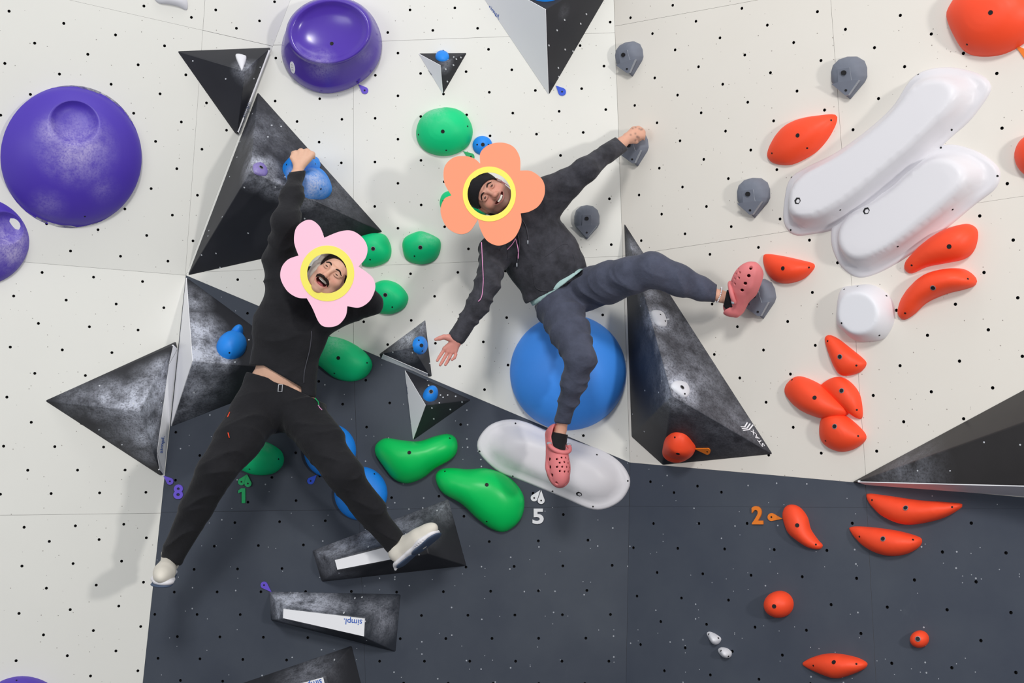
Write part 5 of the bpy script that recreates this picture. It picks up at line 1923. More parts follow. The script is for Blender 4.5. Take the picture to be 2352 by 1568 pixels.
def tone_for(head, base, hand_rgb, laugh, stubble, lips, extra=None):
    B, Hd, Lp, St = (np.array(lin(c)) for c in (base, hand_rgb, lips, (74, 60, 56)))
    MO = np.array(lin((70, 18, 22)))

    def f(V):
        q = head.loc(V)
        C = np.repeat(Hd[None], len(V), 0)
        near = np.linalg.norm(q - np.array((0, 0, -0.02)), axis=1) < 0.22
        C[near] = B
        x, y, z_ = q[:, 0], q[:, 1], q[:, 2]
        front = near & (y > 0.0)
        # warm cheeks and nose
        ck = np.exp(-(((np.abs(x) - 0.04) / 0.02) ** 2 + ((z_ + 0.03) / 0.02) ** 2)) + 0.8 * np.exp(-((x / 0.014) ** 2 + ((z_ + 0.04) / 0.014) ** 2))
        w = (np.clip(ck, 0, 1) * 0.35 * front)[:, None]
        C = C * (1 - w) + np.array(lin((214, 120, 104))) * w
        for sx in (-1, 1):  # eye sockets: brownish skin with shading mixed into the tone
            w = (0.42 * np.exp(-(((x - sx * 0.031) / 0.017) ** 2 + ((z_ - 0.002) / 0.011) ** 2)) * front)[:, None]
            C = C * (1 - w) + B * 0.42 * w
        if stubble:
            s = np.clip((-0.045 - z_) / 0.02, 0, 1) * np.clip((y + 0.03) / 0.03, 0, 1)
            s = np.maximum(s, 0.9 * np.exp(-((x / 0.03) ** 4 + ((z_ + 0.054) / 0.008) ** 2)))
            w = (s * near * stubble)[:, None]
            C = C * (1 - w) + St * w
        if laugh:
            ring = np.abs(np.sqrt((x / 0.032) ** 2 + ((z_ + 0.078) / 0.0205) ** 2) - 1)
            inside = (np.sqrt((x / 0.0295) ** 2 + ((z_ + 0.0765) / 0.0165) ** 2) < 1.0) & front & (y > 0.04) & (y < 0.084)
            lw = (np.clip(1 - ring / 0.30, 0, 1) * front * (y > 0.06) * (z_ < -0.075))[:, None]
        else:
            zc = z_ + 0.0735 - 11.0 * x * x
            ring = np.abs(np.sqrt((x / 0.030) ** 2 + (zc / 0.0115) ** 2) - 1)
            inside = (np.sqrt((x / 0.027) ** 2 + ((zc - 0.001) / 0.0058) ** 2) < 1.0) & front & (y > 0.05) & (y < 0.0868 - 14 * x * x)
            lw = (np.clip(1 - ring / 0.38, 0, 1) * front * (y > 0.06))[:, None]
        C = C * (1 - 0.8 * lw) + Lp * 0.8 * lw
        C[inside] = MO
        if extra is not None:
            C = extra(V, C)
        return C
    return f


def petal_flower(name, plane, petals, ring_c, r_out, r_in, m_pet, label):
    """card flower with a face hole: five petals and a yellow ring"""
    org = plane.at(*ring_c)
    fr = plane.frame(org)
    root = bpy.data.objects.new(name, None)
    COL.objects.link(root)
    root.matrix_world = fr
    root.empty_display_size = 0.05
    tag(root, label, 'flower cutout')
    inv = fr.inverted()
    rc = np.array(ring_c, float)

    def plate(nm, outline, inner, h0, th, m, parent):
        n = len(outline)
        oo = [inv @ plane.at(p[0], p[1]) for p in outline]
        ii = [inv @ plane.at(p[0], p[1]) for p in inner]
        V = []
        for h in (h0 + th, h0):
            V += [(p.x, p.y, h) for p in oo] + [(p.x, p.y, h) for p in ii]
        Fc = []
        k = 2 * n
        for i in range(n):
            j = (i + 1) % n
            Fc += [(i, j, n + j, n + i), (k + j, k + i, k + n + i, k + n + j), (j, i, k + i, k + j), (n + i, n + j, k + n + j, k + n + i)]
        return link(nm, mesh_np(nm, V, Fc, (m,), None, False), parent)
    for i, pts in enumerate(petals):
        # petal outline runs from one notch round to the next, closed by the arc of the hole
        p = np.array(pts, float)
        out = []
        for a in range(len(p) - 1):
            q0, q1, q2, q3 = p[max(a - 1, 0)], p[a], p[a + 1], p[min(a + 2, len(p) - 1)]
            for t in np.linspace(0, 1, 8, endpoint=False):
                out.append(0.5 * ((2 * q1) + (q2 - q0) * t + (2 * q0 - 5 * q1 + 4 * q2 - q3) * t * t + (3 * q1 - q0 - 3 * q2 + q3) * t ** 3))
        out.append(p[-1])
        arc = []
        a0 = math.atan2(out[0][1] - rc[1], out[0][0] - rc[0])
        a1 = math.atan2(out[-1][1] - rc[1], out[-1][0] - rc[0])
        while a1 < a0:
            a1 += 2 * math.pi
        n = len(out)
        for k in range(n):
            a = a0 + (a1 - a0) * k / (n - 1)
            arc.append(rc + (r_in + 4) * np.array((math.cos(a), math.sin(a))))
        V = []
        for h in (0.003, 0.0):
            V += [(q.x, q.y, h) for q in (inv @ plane.at(c[0], c[1]) for c in out)]
            V += [(q.x, q.y, h) for q in (inv @ plane.at(c[0], c[1]) for c in arc)]
        Fc = []
        k = 2 * n
        for a in range(n - 1):
            Fc += [(a, a + 1, n + a + 1, n + a), (k + a + 1, k + a, k + n + a, k + n + a + 1), (a + 1, a, k + a, k + a + 1), (n + a, n + a + 1, k + n + a + 1, k + n + a)]
        me = mesh_np('petal', V, Fc, (m_pet,), None, False)
        bm = bmesh.new()
        bm.from_mesh(me)
        bmesh.ops.recalc_face_normals(bm, faces=bm.faces)
        bm.to_mesh(me)
        bm.free()
        link('petal', me, root)
    n = 64
    an = np.linspace(0, 2 * math.pi, n, endpoint=False)
    plate('yellow_ring', [(rc[0] + r_out[0] * math.cos(a), rc[1] + r_out[1] * math.sin(a)) for a in an],
          [(rc[0] + r_in * math.cos(a), rc[1] + r_in * 0.99 * math.sin(a)) for a in an], 0.0032, 0.0015, YELLOW_CARD, root)
    return root


def back_hand(f, wrist, palm_r, knuckles, d_k, curl, thumb, fr=4.6):
    """hand seen from the back: palm fan to four knuckles, each finger bent away over the hold"""
    w = J(*wrist)
    for (x, y) in knuckles:
        f.cap(w[0], Pn(x, y, d_k), w[1] * 0.9, rp(palm_r, d_k), 0.008)
    for i, (x, y) in enumerate(knuckles):
        p0 = Pn(x, y, d_k)
        f.cap(p0, p0, rp(fr + 1.1, d_k), rp(fr + 1.1, d_k), 0.004)
        pr = p0
        for (dx, dy, dd, r) in curl[i]:
            q = Pn(x + dx, y + dy, d_k + dd)
            f.cap(pr, q, rp(fr, d_k), rp(r, d_k), 0.004)
            pr = q
    f.chain([J(*t) for t in thumb], 0.006)


# ================================================================== person in black with the pink flower
def person_black():
    hd = Head((761, 622), 5.025, 41.5, -6, 6, 0.93, 0.86)
    org = Pn(640, 900, 5.28)
    torso = [J(650, 850, 5.30, 62), J(668, 740, 5.28, 72), J(692, 672, 5.27, 40)]
    arm_r = [J(646, 600, 5.27, 34), J(659, 505, 5.15, 24), J(682, 402, 5.29, 14)]
    arm_l = [J(744, 712, 5.27, 34), J(852, 696, 5.20, 21), J(812, 640, 5.13, 15)]
    leg_r = [J(596, 935, 5.28, 48), J(497, 1078, 5.06, 32), J(392, 1280, 5.15, 19)]
    leg_l = [J(686, 940, 5.28, 46), J(787, 1083, 5.08, 31), J(908, 1248, 5.22, 19)]
    pts = [p for ch in (torso, arm_r, arm_l, leg_r, leg_l) for (p, r) in ch] + [hd.w(0, 0, 0.1), Pn(700, 340, 5.4)]
    f = field_for(pts, 0.14, 0.008, [(hd.o, 0.125, 0.0021), (Pn(695, 362, 5.33), 0.085, 0.0028)])
    hd.build(f, True)
    neck = J(716, 660, 5.21, 25)
    f.chain([(hd.w(0, -0.022, -0.055), 0.050), neck, torso[2]], 0.03)
    f.chain(torso, 0.03, flat=FLAT)
    f.chain([torso[2], arm_r[0]] + arm_r[1:], 0.03)
    f.chain([torso[2], arm_l[0]] + arm_l[1:], 0.03)
    f.cap(Pn(610, 890, 5.30), Pn(668, 912, 5.30), rp(44, 5.3), rp(44, 5.3), 0.03, FLAT)
    f.chain(leg_r, 0.03)
    f.chain(leg_l, 0.03)
    # right hand gripping the top of the blue hold
    f.cap(arm_r[2][0], Pn(685, 388, 5.31), arm_r[2][1], rp(11.5, 5.31), 0.01)
    curl = [[(1, -4, .035, 4.4), (2, 4, .065, 4.0)], [(1, -4, .035, 4.4), (3, 4, .065, 4.0)], [(2, -3, .035, 4.3), (4, 5, .06, 4.0)], [(2, -1, .03, 4.0), (5, 7, .05, 3.6)]]
    back_hand(f, (685, 388, 5.31, 11), 8.5, [(678, 354), (691, 349), (705, 349), (716, 355)], 5.33, curl,
              [(680, 376, 5.31, 7.5), (672, 362, 5.315, 6.0), (674, 352, 5.34, 5.0), (682, 350, 5.365, 4.4)])
    # left hand pinching the card flower from behind
    f.chain([J(812, 640, 5.13, 13), J(800, 622, 5.065, 12), J(790, 612, 5.055, 9)], 0.01)
    for k, (x, y) in enumerate(((800, 596), (808, 602), (814, 610), (818, 620))):
        f.chain([J(798, 618, 5.06, 7), J((798 + x) / 2 + 2, (618 + y) / 2, 5.056, 4.6), J(x, y, 5.05, 4.0)], 0.004)
    f.chain([J(804, 626, 5.06, 7), J(808, 636, 5.056, 5), J(806, 646, 5.05, 4.2)], 0.004)
    body, V = finish_body('person', f, org, SKIN, tone_for(hd, (224, 176, 152), (226, 182, 156), True, 0.10, (196, 116, 110)))
    tag(body, 'person in black jacket and trousers hanging by one hand, laughing through the pink flower', 'person')
    bpy.context.view_layer.update()
    bvh = bvh_of(body)
    on = hd.extras(body, org, True, bvh)

    tg = field_for(hd.box((-0.03, 0.03), (0.03, 0.09), (-0.11, -0.07)), 0.008, 0.002)
    tg.ell(hd.w(0, 0.062, -0.0905), hd.R, np.array((0.019, 0.020, 0.008)) * hd.s, 0.0)
    garment('tongue', tg, org, mat('tongue', (176, 92, 98), 0.4), body)
    # moustache, hairline, knit hat
    fm = field_for(hd.box((-0.045, 0.045), (0.06, 0.12), (-0.09, -0.04)), 0.006, 0.0017)
    for sx in (-1, 1):
        q = [on(sx * x, zz, 0.0016) for (x, zz) in ((0.001, -0.051), (0.012, -0.0525), (0.023, -0.056), (0.031, -0.063), (0.0345, -0.073))]
        fm.chain([(a, r * hd.s) for a, r in zip(q, (0.0058, 0.0066, 0.0062, 0.0052, 0.003))], 0.004)
    garment('moustache', fm, org, HAIR, body)
    fh = field_for(hd.box((-0.1, 0.1), (-0.12, 0.09), (-0.13, 0.14)), 0.01, 0.003)
    fh.ell(hd.w(0, -0.018, 0.036), hd.R, np.array((0.0800, 0.1015, 0.0890)) * hd.s, 0.0)
    for sx in (-1, 1):
        fh.cap(hd.w(sx * 0.072, 0.008, 0.03), hd.w(sx * 0.074, 0.004, -0.035), 0.010 * hd.s, 0.006 * hd.s, 0.01)
    fh.cap(hd.w(-0.03, -0.05, -0.10), hd.w(0.04, -0.05, -0.10), 0.035 * hd.s, 0.035 * hd.s, 0.03)
    cp = hd.w(0, 0.0, 0)
    # hairline: keep what lies behind the brow arc
    ce = hd.w(0, 0.105, 0.004)
    R = hd.R

    def hairline(X, Y, Z):
        x = ((X - ce[0]) * R[0][0] + (Y - ce[1]) * R[0][1] + (Z - ce[2]) * R[0][2]) / hd.s
        z_ = ((X - ce[0]) * R[2][0] + (Y - ce[1]) * R[2][1] + (Z - ce[2]) * R[2][2]) / hd.s
        return (0.0585 - np.sqrt((x * 0.98) ** 2 + (z_ * 0.98) ** 2)) * hd.s
    fh.cut(hairline)
    garment('hair', fh, org, HAIR, body)
    fk = field_for(hd.box((-0.11, 0.11), (-0.14, 0.03), (-0.13, 0.16)), 0.01, 0.0035)
    fk.ell(hd.w(0, -0.034, 0.036), hd.R, np.array((0.102, 0.106, 0.106)) * hd.s, 0.0)

    def front(X, Y, Z):
        y = ((X - hd.o[0]) * R[1][0] + (Y - hd.o[1]) * R[1][1] + (Z - hd.o[2]) * R[1][2]) / hd.s
        return (y + 0.012) * hd.s
    fk.cut(front)
    pr = None
    for t in np.linspace(-0.75, math.pi + 0.75, 26):
        q = hd.w(0.094 * math.cos(t), 0.004, 0.034 + 0.108 * math.sin(t))
        if pr is not None:
            fk.cap(pr, q, 0.0115 * hd.s, 0.0115 * hd.s, 0.006)
        pr = q
    for sx in (-1, 1):
        fk.cap(hd.w(sx * 0.092, 0.0, -0.02), hd.w(sx * 0.078, -0.006, -0.115), 0.018 * hd.s, 0.016 * hd.s, 0.01)
    garment('knit_hat', fk, org, GREY_HAT, body)

    # jacket
    j = field_for([p for ch in (torso, arm_r, arm_l) for (p, r) in ch] + [Pn(720, 910, 5.3), Pn(560, 840, 5.3)], 0.15, 0.0062)
    j.chain([J(650, 880, 5.30, 70), J(650, 840, 5.30, 72), J(668, 752, 5.28, 84), J(690, 668, 5.26, 60)], 0.04, flat=FLAT, wr=(0.009, 4.5, 1.6, 0.7))
    j.cap(Pn(700, 850, 5.28), Pn(706, 905, 5.27), rp(22, 5.28), rp(20, 5.28), 0.04)
    j.chain([J(668, 690, 5.27, 62), J(645, 598, 5.27, 39), J(657, 508, 5.14, 31), J(671, 450, 5.2, 25), J(681, 404, 5.28, 18)], 0.035, wr=(0.0055, 9, 1.4, 2.1))
    j.chain([J(690, 690, 5.27, 58), J(748, 722, 5.27, 42), J(850, 697, 5.20, 27), J(818, 640, 5.13, 20)], 0.03, wr=(0.006, 8, 1.3, 4.4))
    j.chain([J(690, 672, 5.25, 52), J(714, 655, 5.205, 44)], 0.02)
    j.cap(Pn(682, 400, 5.285), Pn(684, 394, 5.29), rp(18.5, 5.28), rp(18, 5.28), 0.003)
    j.cut(fmin(fmax(img_line((560, 839), (612, 839), 5.2, (600, 700)), img_line((606, 900), (606, 700), 5.2, (580, 800))), fmin(fmax(img_line((604, 838), (694, 890), 5.2, (700, 700)), img_line((604, 900), (604, 700), 5.2, (650, 800))),
          fmax(img_line((690, 906), (736, 916), 5.2, (700, 700)), img_line((692, 950), (692, 700), 5.2, (720, 800))))))
    j.cut(lambda X, Y, Z: img_line((660, 396), (706, 390), 5.28, (680, 600))(X, Y, Z))
    jk = garment('jacket', j, org, BLACK_CLOTH, body)
    pts = spline([on_px(jk, x, y) for x, y in ((716, 760), (712, 800), (700, 850), (698, 880))], 5)
    tube('zip', [p - VIEW * 0.002 for p in pts], 0.0022, DARK_CORD, 6, jk, org)

    # trousers
    t = field_for([p for ch in (leg_r, leg_l) for (p, r) in ch] + [Pn(570, 850, 5.3), Pn(700, 880, 5.3)], 0.15, 0.0062)
    t.cap(Pn(616, 880, 5.30), Pn(662, 900, 5.30), rp(56, 5.3), rp(54, 5.3), 0.03, FLAT)
    t.cap(Pn(602, 930, 5.29), Pn(680, 940, 5.29), rp(60, 5.3), rp(58, 5.3), 0.04, (VIEW, 0.8), (0.008, 6, 1.2, 1.3))
    t.chain([J(592, 940, 5.28, 60), J(548, 1010, 5.16, 53), J(497, 1080, 5.06, 43), J(452, 1165, 5.10, 37), J(392, 1284, 5.15, 27)], 0.025, wr=(0.0095, 7, 1.5, 0.3))
    t.chain([J(690, 945, 5.28, 57), J(738, 1010, 5.17, 50), J(788, 1085, 5.08, 43), J(845, 1165, 5.14, 36), J(908, 1248, 5.22, 27)], 0.025, wr=(0.0095, 7, -1.5, 3.3))
    t.cut(fmax(img_line((560, 838), (600, 857), 5.2, (620, 950)), img_line((600, 856), (640, 874), 5.2, (620, 950)), img_line((640, 874), (700, 891), 5.2, (640, 950))))
    t.cut(fmax(img_line((360, 1274), (414, 1300), 5.15, (480, 1100)), img_line((890, 1276), (930, 1224), 5.22, (800, 1100))))
    tr = garment('trousers', t, org, BLACK_TROUSER, body)
    b = [on_px(tr, x, y) for x, y in ((640, 883), (649, 883), (648, 899), (639, 899))]
    tube('buckle', [p - VIEW * 0.003 for p in b + [b[0]]], 0.0017, METAL, 6, tr, org)
    for pp, mm in ((((528, 946), (523, 957)), RED), (((524, 993), (527, 1005)), RED)):
        tube('zip_pull', [on_px(tr, x, y) - VIEW * 0.003 for x, y in pp], 0.0022, mm, 6, tr, org)
    tube('cord_loop', [on_px(tr, x, y) - VIEW * 0.004 for x, y in ((724, 914), (731, 922), (733, 932))], 0.0024, GREEN_TAG, 6, tr, org)
    tube('zip_pull', [on_px(tr, x, y) - VIEW * 0.004 for x, y in ((731, 930), (735, 936), (740, 941))], 0.0018, PINK_CORD, 6, tr, org)

    # shoes
    Mx = foot_matrix(Pn(392, 1318, 5.24), -0.98 * VIEW + 0.11 * VR - 0.02 * VU, VU * 0.95 - 0.25 * VIEW + 0.10 * VR)
    trainer(body, org, Mx, TR_UP, TR_MID, TR_OUT, 0.27)
    Mx = foot_matrix(Pn(912, 1308, 5.20), 0.70 * VR + 0.62 * VU - 0.30 * VIEW, -0.66 * VR + 0.50 * VU + 0.40 * VIEW)
    trainer(body, org, Mx, TR_UP, TR_MID, TR_OUT, 0.27)

    fl = Plane(Vector(Pn(757, 560, 5.045)), Vector(Pn(700, 660, 5.035)), Vector(Pn(820, 660, 5.025)))
    pet = [[(745, 546), (735, 521), (717, 506), (698, 508), (680, 525), (676, 556), (686, 587)],
           [(686, 587), (662, 596), (647, 615), (645, 640), (660, 668), (683, 683), (705, 685)],
           [(705, 685), (718, 708), (734, 742), (752, 751), (777, 746), (794, 726), (798, 703)],
           [(798, 703), (826, 706), (850, 690), (862, 662), (858, 641), (846, 628), (824, 612)],
           [(824, 612), (840, 592), (844, 568), (832, 545), (808, 530), (780, 532), (745, 546)]]
    pet = [p[::-1] for p in pet]
    petal_flower('flower_cutout', fl, pet, (752, 628), (62, 64), 46, PINK_CARD, 'pink card flower with yellow ring framing the laughing moustached face')


def on_px(o, px, py):
    """world point where the sight line through a pixel meets an object"""
    bpy.context.view_layer.update()
    q, n = hit(o, px, py, BV.setdefault(o.name, None) or BV.__setitem__(o.name, bvh_of(o)) or BV[o.name])
    if q is None:
        return Pn(px, py, 5.2)
    return np.array(o.matrix_world @ q)


BV = {}


# ================================================================== person in grey with the orange flower
def person_grey():
    hd = Head((1122.5, 441), 5.028, -61, 0, 0, 0.92, 0.86)
    org = Pn(1295, 672, 5.26)
    torso = [J(1277, 655, 5.28, 46), J(1245, 590, 5.26, 64), J(1205, 522, 5.24, 46)]
    arm_l = [J(1262, 448, 5.21, 30), J(1340, 392, 5.14, 18), J(1428, 328, 5.31, 13)]
    arm_r = [J(1142, 572, 5.20, 28), J(1114, 662, 5.055, 16), J(1052, 770, 5.045, 12)]
    leg_l = [J(1336, 666, 5.28, 30), J(1495, 619, 4.98, 25), J(1655, 680, 5.02, 12.5)]
    leg_r = [J(1282, 702, 5.25, 40), J(1333, 824, 5.035, 22), J(1288, 985, 5.17, 12)]
    pts = [p for ch in (torso, arm_l, arm_r, leg_l, leg_r) for (p, r) in ch] + [hd.w(0, 0, 0.1), Pn(1000, 840, 5.0), Pn(1480, 300, 5.4), Pn(1700, 680, 5.0), Pn(1275, 1040, 5.15)]
    f = field_for(pts, 0.13, 0.008, [(hd.o, 0.125, 0.0021), (Pn(1024, 803, 5.02), 0.085, 0.0026), (Pn(1462, 308, 5.34), 0.07, 0.0028)])
    hd.build(f, False)
    f.chain([(hd.w(0, -0.022, -0.055), 0.050), J(1172, 492, 5.17, 32), torso[2]], 0.03)
    f.chain(torso, 0.03, flat=FLAT)
    f.chain([(torso[2][0], torso[2][1] * 0.75)] + arm_l, 0.03)
    f.chain([(torso[2][0], torso[2][1] * 0.75)] + arm_r, 0.03)
    f.cap(Pn(1278, 696, 5.29), Pn(1318, 676, 5.29), rp(30, 5.27), rp(30, 5.27), 0.03, FLAT)
    f.chain(leg_l, 0.03)
    f.chain(leg_r, 0.03)
    f.cap(leg_l[2][0], Pn(1688, 690, 5.02), rp(14, 5.0), rp(15, 5.0), 0.01)
    f.cap(leg_r[2][0], Pn(1282, 1010, 5.17), rp(14, 5.1), rp(15, 5.1), 0.01)
    # left hand over the grey hold
    f.cap(arm_l[2][0], Pn(1440, 319, 5.325), arm_l[2][1], rp(12, 5.32), 0.01)
    curl = [[(4, -3, .03, 4.4), (7, 3, .06, 4.0)], [(5, -2, .03, 4.4), (7, 5, .06, 4.0)], [(5, 0, .03, 4.3), (6, 7, .055, 4.0)], [(4, 2, .025, 4.0), (4, 9, .045, 3.6)]]
    back_hand(f, (1442, 317, 5.325, 12), 9.0, [(1456, 299), (1466, 298), (1473, 303), (1474, 311)], 5.345, curl,
              [(1450, 322, 5.335, 8), (1461, 323, 5.345, 6.5), (1470, 318, 5.36, 5.2), (1474, 313, 5.375, 4.6)], 4.8)
    # right hand hanging open, palm to the camera
    w0 = J(1049, 783, 5.035, 12)
    f.cap(arm_r[2][0], w0[0], arm_r[2][1], w0[1], 0.01)
    d = 5.03
    fing = [((1021.5, 801), (1014, 812), (1008.5, 820.5), (1004.2, 828), 3.9), ((1029.0, 807), (1021.6, 820), (1016, 830), (1011.0, 838), 4.0),
            ((1037.8, 808.5), (1032.6, 820.5), (1027.8, 830), (1023.0, 837.5), 3.9), ((1045.5, 806), (1047.0, 814), (1044.0, 821.5), (1038.0, 826), 3.6)]
    for q in fing:
        f.cap(w0[0], Pn(q[0][0], q[0][1], d), rp(10.5, d), rp(6.0, d), 0.006)
        pts_ = [(Pn(p[0], p[1], d - 0.004 * i * i), rp(q[4] * k, d)) for i, (p, k) in enumerate(zip(q[:4], (1.10, 1.0, 0.95, 0.80)))]
        f.chain(pts_, 0.0008)
    f.chain([J(1045, 782, d, 9), J(1030, 775, d - 0.006, 7.5), J(1020, 773.5, d - 0.012, 5.6), J(1010, 776.5, d - 0.016, 4.9), J(1000.5, 779.3, d - 0.018, 3.6)], 0.005)
    hc, hr = Pn(1462, 308, 5.33), Pn(1024, 803, 5.03)
    rng = np.random.default_rng(5)
    ink = [(hc + VR * a + VU * b) for a, b in rng.uniform(-0.032, 0.032, (16, 2))]

    def extra(V, C):
        C = C.copy()
        for p in ink:
            k = np.exp(-(np.linalg.norm((V - p) - np.outer((V - p) @ VIEW, VIEW), axis=1) / 0.0048) ** 2)
            m_ = np.linalg.norm(V - hc, axis=1) < 0.07
            w = (0.62 * k * m_)[:, None]
            C = C * (1 - w) + np.array(lin((98, 86, 84))) * w
        m_ = np.linalg.norm(V - hr, axis=1) < 0.10
        C[m_] = np.array(lin((208, 142, 130)))
        return C
    body, V = finish_body('person', f, org, SKIN, tone_for(hd, (208, 154, 134), (222, 170, 146), False, 0.72, (176, 104, 100), extra))
    tag(body, 'person in grey hoodie, joggers and pink clogs, face inside the orange flower', 'person')
    bpy.context.view_layer.update()
    bvh = bvh_of(body)
    on = hd.extras(body, org, False, bvh)
    R = hd.R

    # beanie pulled low over the forehead, and short beard
    fk = field_for(hd.box((-0.11, 0.11), (-0.14, 0.11), (-0.07, 0.18)), 0.01, 0.003)
    fk.ell(hd.w(0, -0.018, 0.045), hd.R, np.array((0.086, 0.108, 0.098)) * hd.s, 0.0)
    fk.ell(hd.w(0, -0.04, 0.085), hd.R, np.array((0.070, 0.085, 0.075)) * hd.s, 0.03)

    def brim(X, Y, Z):
        x = ((X - hd.o[0]) * R[0][0] + (Y - hd.o[1]) * R[0][1] + (Z - hd.o[2]) * R[0][2]) / hd.s
        y = ((X - hd.o[0]) * R[1][0] + (Y - hd.o[1]) * R[1][1] + (Z - hd.o[2]) * R[1][2]) / hd.s
        z_ = ((X - hd.o[0]) * R[2][0] + (Y - hd.o[1]) * R[2][1] + (Z - hd.o[2]) * R[2][2]) / hd.s
        return (0.036 + 0.36 * (y - 0.07) - 2.0 * x * x - z_) * hd.s
    fk.cut(brim)
    garment('beanie', fk, org, BEANIE, body)
    fn = field_for(hd.box((-0.1, 0.1), (-0.1, 0.01), (-0.15, 0.03)), 0.01, 0.004)
    fn.cap(hd.w(-0.045, -0.05, -0.03), hd.w(0.045, -0.05, -0.03), 0.038 * hd.s, 0.038 * hd.s, 0.02)
    fn.cap(hd.w(-0.05, -0.035, -0.09), hd.w(0.02, -0.04, -0.10), 0.036 * hd.s, 0.036 * hd.s, 0.02)
    garment('hair', fn, org, HAIR, body)
    fe = field_for(hd.box((0.06, 0.1), (-0.01, 0.03), (-0.035, 0.01)), 0.005, 0.0016)
    fe.cap(hd.w(0.077, 0.010, -0.008), hd.w(0.080, 0.014, -0.022), 0.006, 0.004, 0.004)
    garment('earbud', fe, org, WHITE_PRINT, body)
    tube('earbud_wire', spline([hd.w(0.080, 0.012, -0.018), hd.w(0.076, 0.03, -0.06), hd.w(0.070, 0.03, -0.10)], 6), 0.0014, PINK_CORD, 6, body, org)

    # hooded sweatshirt
    j = field_for([p for ch in (torso, arm_r, arm_l) for (p, r) in ch] + [Pn(1215, 700, 5.27), Pn(1345, 640, 5.27)], 0.14, 0.006)
    j.chain([J(1284, 668, 5.27, 68), J(1272, 640, 5.27, 74), J(1245, 590, 5.25, 84), J(1208, 525, 5.22, 72)], 0.04, flat=FLAT, wr=(0.009, 4.5, 1.8, 5.0))
    j.cap(Pn(1228, 672, 5.25), Pn(1222, 682, 5.25), rp(24, 5.25), rp(21, 5.25), 0.025)
    j.cap(Pn(1322, 600, 5.25), Pn(1330, 622, 5.25), rp(18, 5.25), rp(14, 5.25), 0.03)
    j.chain([J(1215, 500, 5.22, 62), J(1262, 450, 5.21, 45), J(1300, 424, 5.17, 33), J(1345, 390, 5.14, 27), J(1392, 354, 5.22, 22)], 0.03, wr=(0.0055, 9, 1.4, 1.0))
    j.chain([J(1392, 354, 5.22, 23), J(1426, 331, 5.305, 20.5)], 0.006)
    j.chain([J(1185, 550, 5.21, 58), J(1140, 574, 5.20, 38), J(1120, 650, 5.06, 28), J(1098, 700, 5.045, 26), J(1064, 752, 5.04, 22)], 0.03, wr=(0.007, 13, 1.2, 3.0))
    j.chain([J(1068, 748, 5.04, 20), J(1051, 772, 5.04, 21)], 0.006)
    j.ell(Pn(1188, 512, 5.18), I3, (0.085, 0.07, 0.075), 0.04)     # folded hood at the neck
    j.cut(fmax(fmin(fmax(img_line((1200, 702), (1240, 682), 5.2, (1240, 600)), img_line((1236, 684), (1348, 628), 5.2, (1240, 560))), img_line((1150, 600), (1150, 800), 5.2, (1000, 700))),
               img_line((1418, 318), (1444, 342), 5.3, (1300, 420)), img_line((1024, 764), (1058, 794), 5.04, (1110, 680))))
    hoodie = garment('hoodie', j, org, HOODIE, body)
    for pts_ in (((1196, 500), (1208, 520), (1213, 545), (1212, 552)), ((1190, 540), (1193, 562), (1190, 590), (1187, 604))):
        q = [on_px(hoodie, *p) - VIEW * 0.004 for p in pts_]
        c = tube('drawcord', spline(q, 5), 0.0024, DARK_CORD, 6, hoodie, org)
        tube('cord_end', [q[-1], q[-1] - VU * 0.016], 0.0036, GREY_EDGE, 8, c, org)
    q = [on_px(hoodie, x, y) for x, y in ((1222, 613), (1226, 640), (1232, 662), (1260, 668), (1300, 650), (1322, 612), (1302, 560), (1262, 582), (1222, 613))]
    tube('pocket_seam', [p - VIEW * 0.0005 for p in spline(q, 5)], 0.0022, HOODIE, 6, hoodie, org)

    # pale shirt hem below the hoodie
    u = field_for([Pn(1215, 705, 5.27), Pn(1350, 640, 5.27)], 0.1, 0.006)
    u.chain([J(1286, 674, 5.265, 68), J(1270, 645, 5.265, 70)], 0.02, flat=FLAT)
    u.cap(Pn(1240, 690, 5.26), Pn(1240, 700, 5.26), rp(15, 5.26), rp(13, 5.26), 0.02)
    u.cap(Pn(1296, 662, 5.225), Pn(1334, 644, 5.225), rp(30, 5.24), rp(28, 5.24), 0.02)
    u.cut(fmax(img_line((1216, 713), (1250, 687), 5.2, (1280, 640)), img_line((1244, 692), (1348, 638), 5.2, (1280, 640))))
    garment('shirt_hem', u, org, TEAL, body)

    # joggers
    t = field_for([p for ch in (leg_r, leg_l) for (p, r) in ch] + [Pn(1225, 700, 5.27), Pn(1345, 640, 5.27)], 0.13, 0.006)
    t.cap(Pn(1272, 690, 5.27), Pn(1328, 662, 5.27), rp(46, 5.27), rp(44, 5.27), 0.03, FLAT)
    t.chain([J(1335, 668, 5.27, 50), J(1400, 648, 5.12, 48), J(1452, 632, 5.02, 43), J(1498, 619, 4.97, 40), J(1560, 644, 4.985, 36), J(1612, 664, 5.01, 27), J(1628, 669, 5.015, 23)], 0.02, wr=(0.0065, 9, 1.3, 0.9))
    t.chain([J(1630, 670, 5.016, 21), J(1643, 674, 5.02, 21)], 0.004)
    t.chain([J(1283, 704, 5.25, 54), J(1308, 760, 5.13, 47), J(1333, 822, 5.03, 37), J(1318, 880, 5.07, 30), J(1300, 940, 5.13, 22)], 0.02, wr=(0.0065, 10, 1.3, 2.9))
    t.chain([J(1298, 946, 5.135, 19), J(1292, 966, 5.155, 19.5)], 0.004)
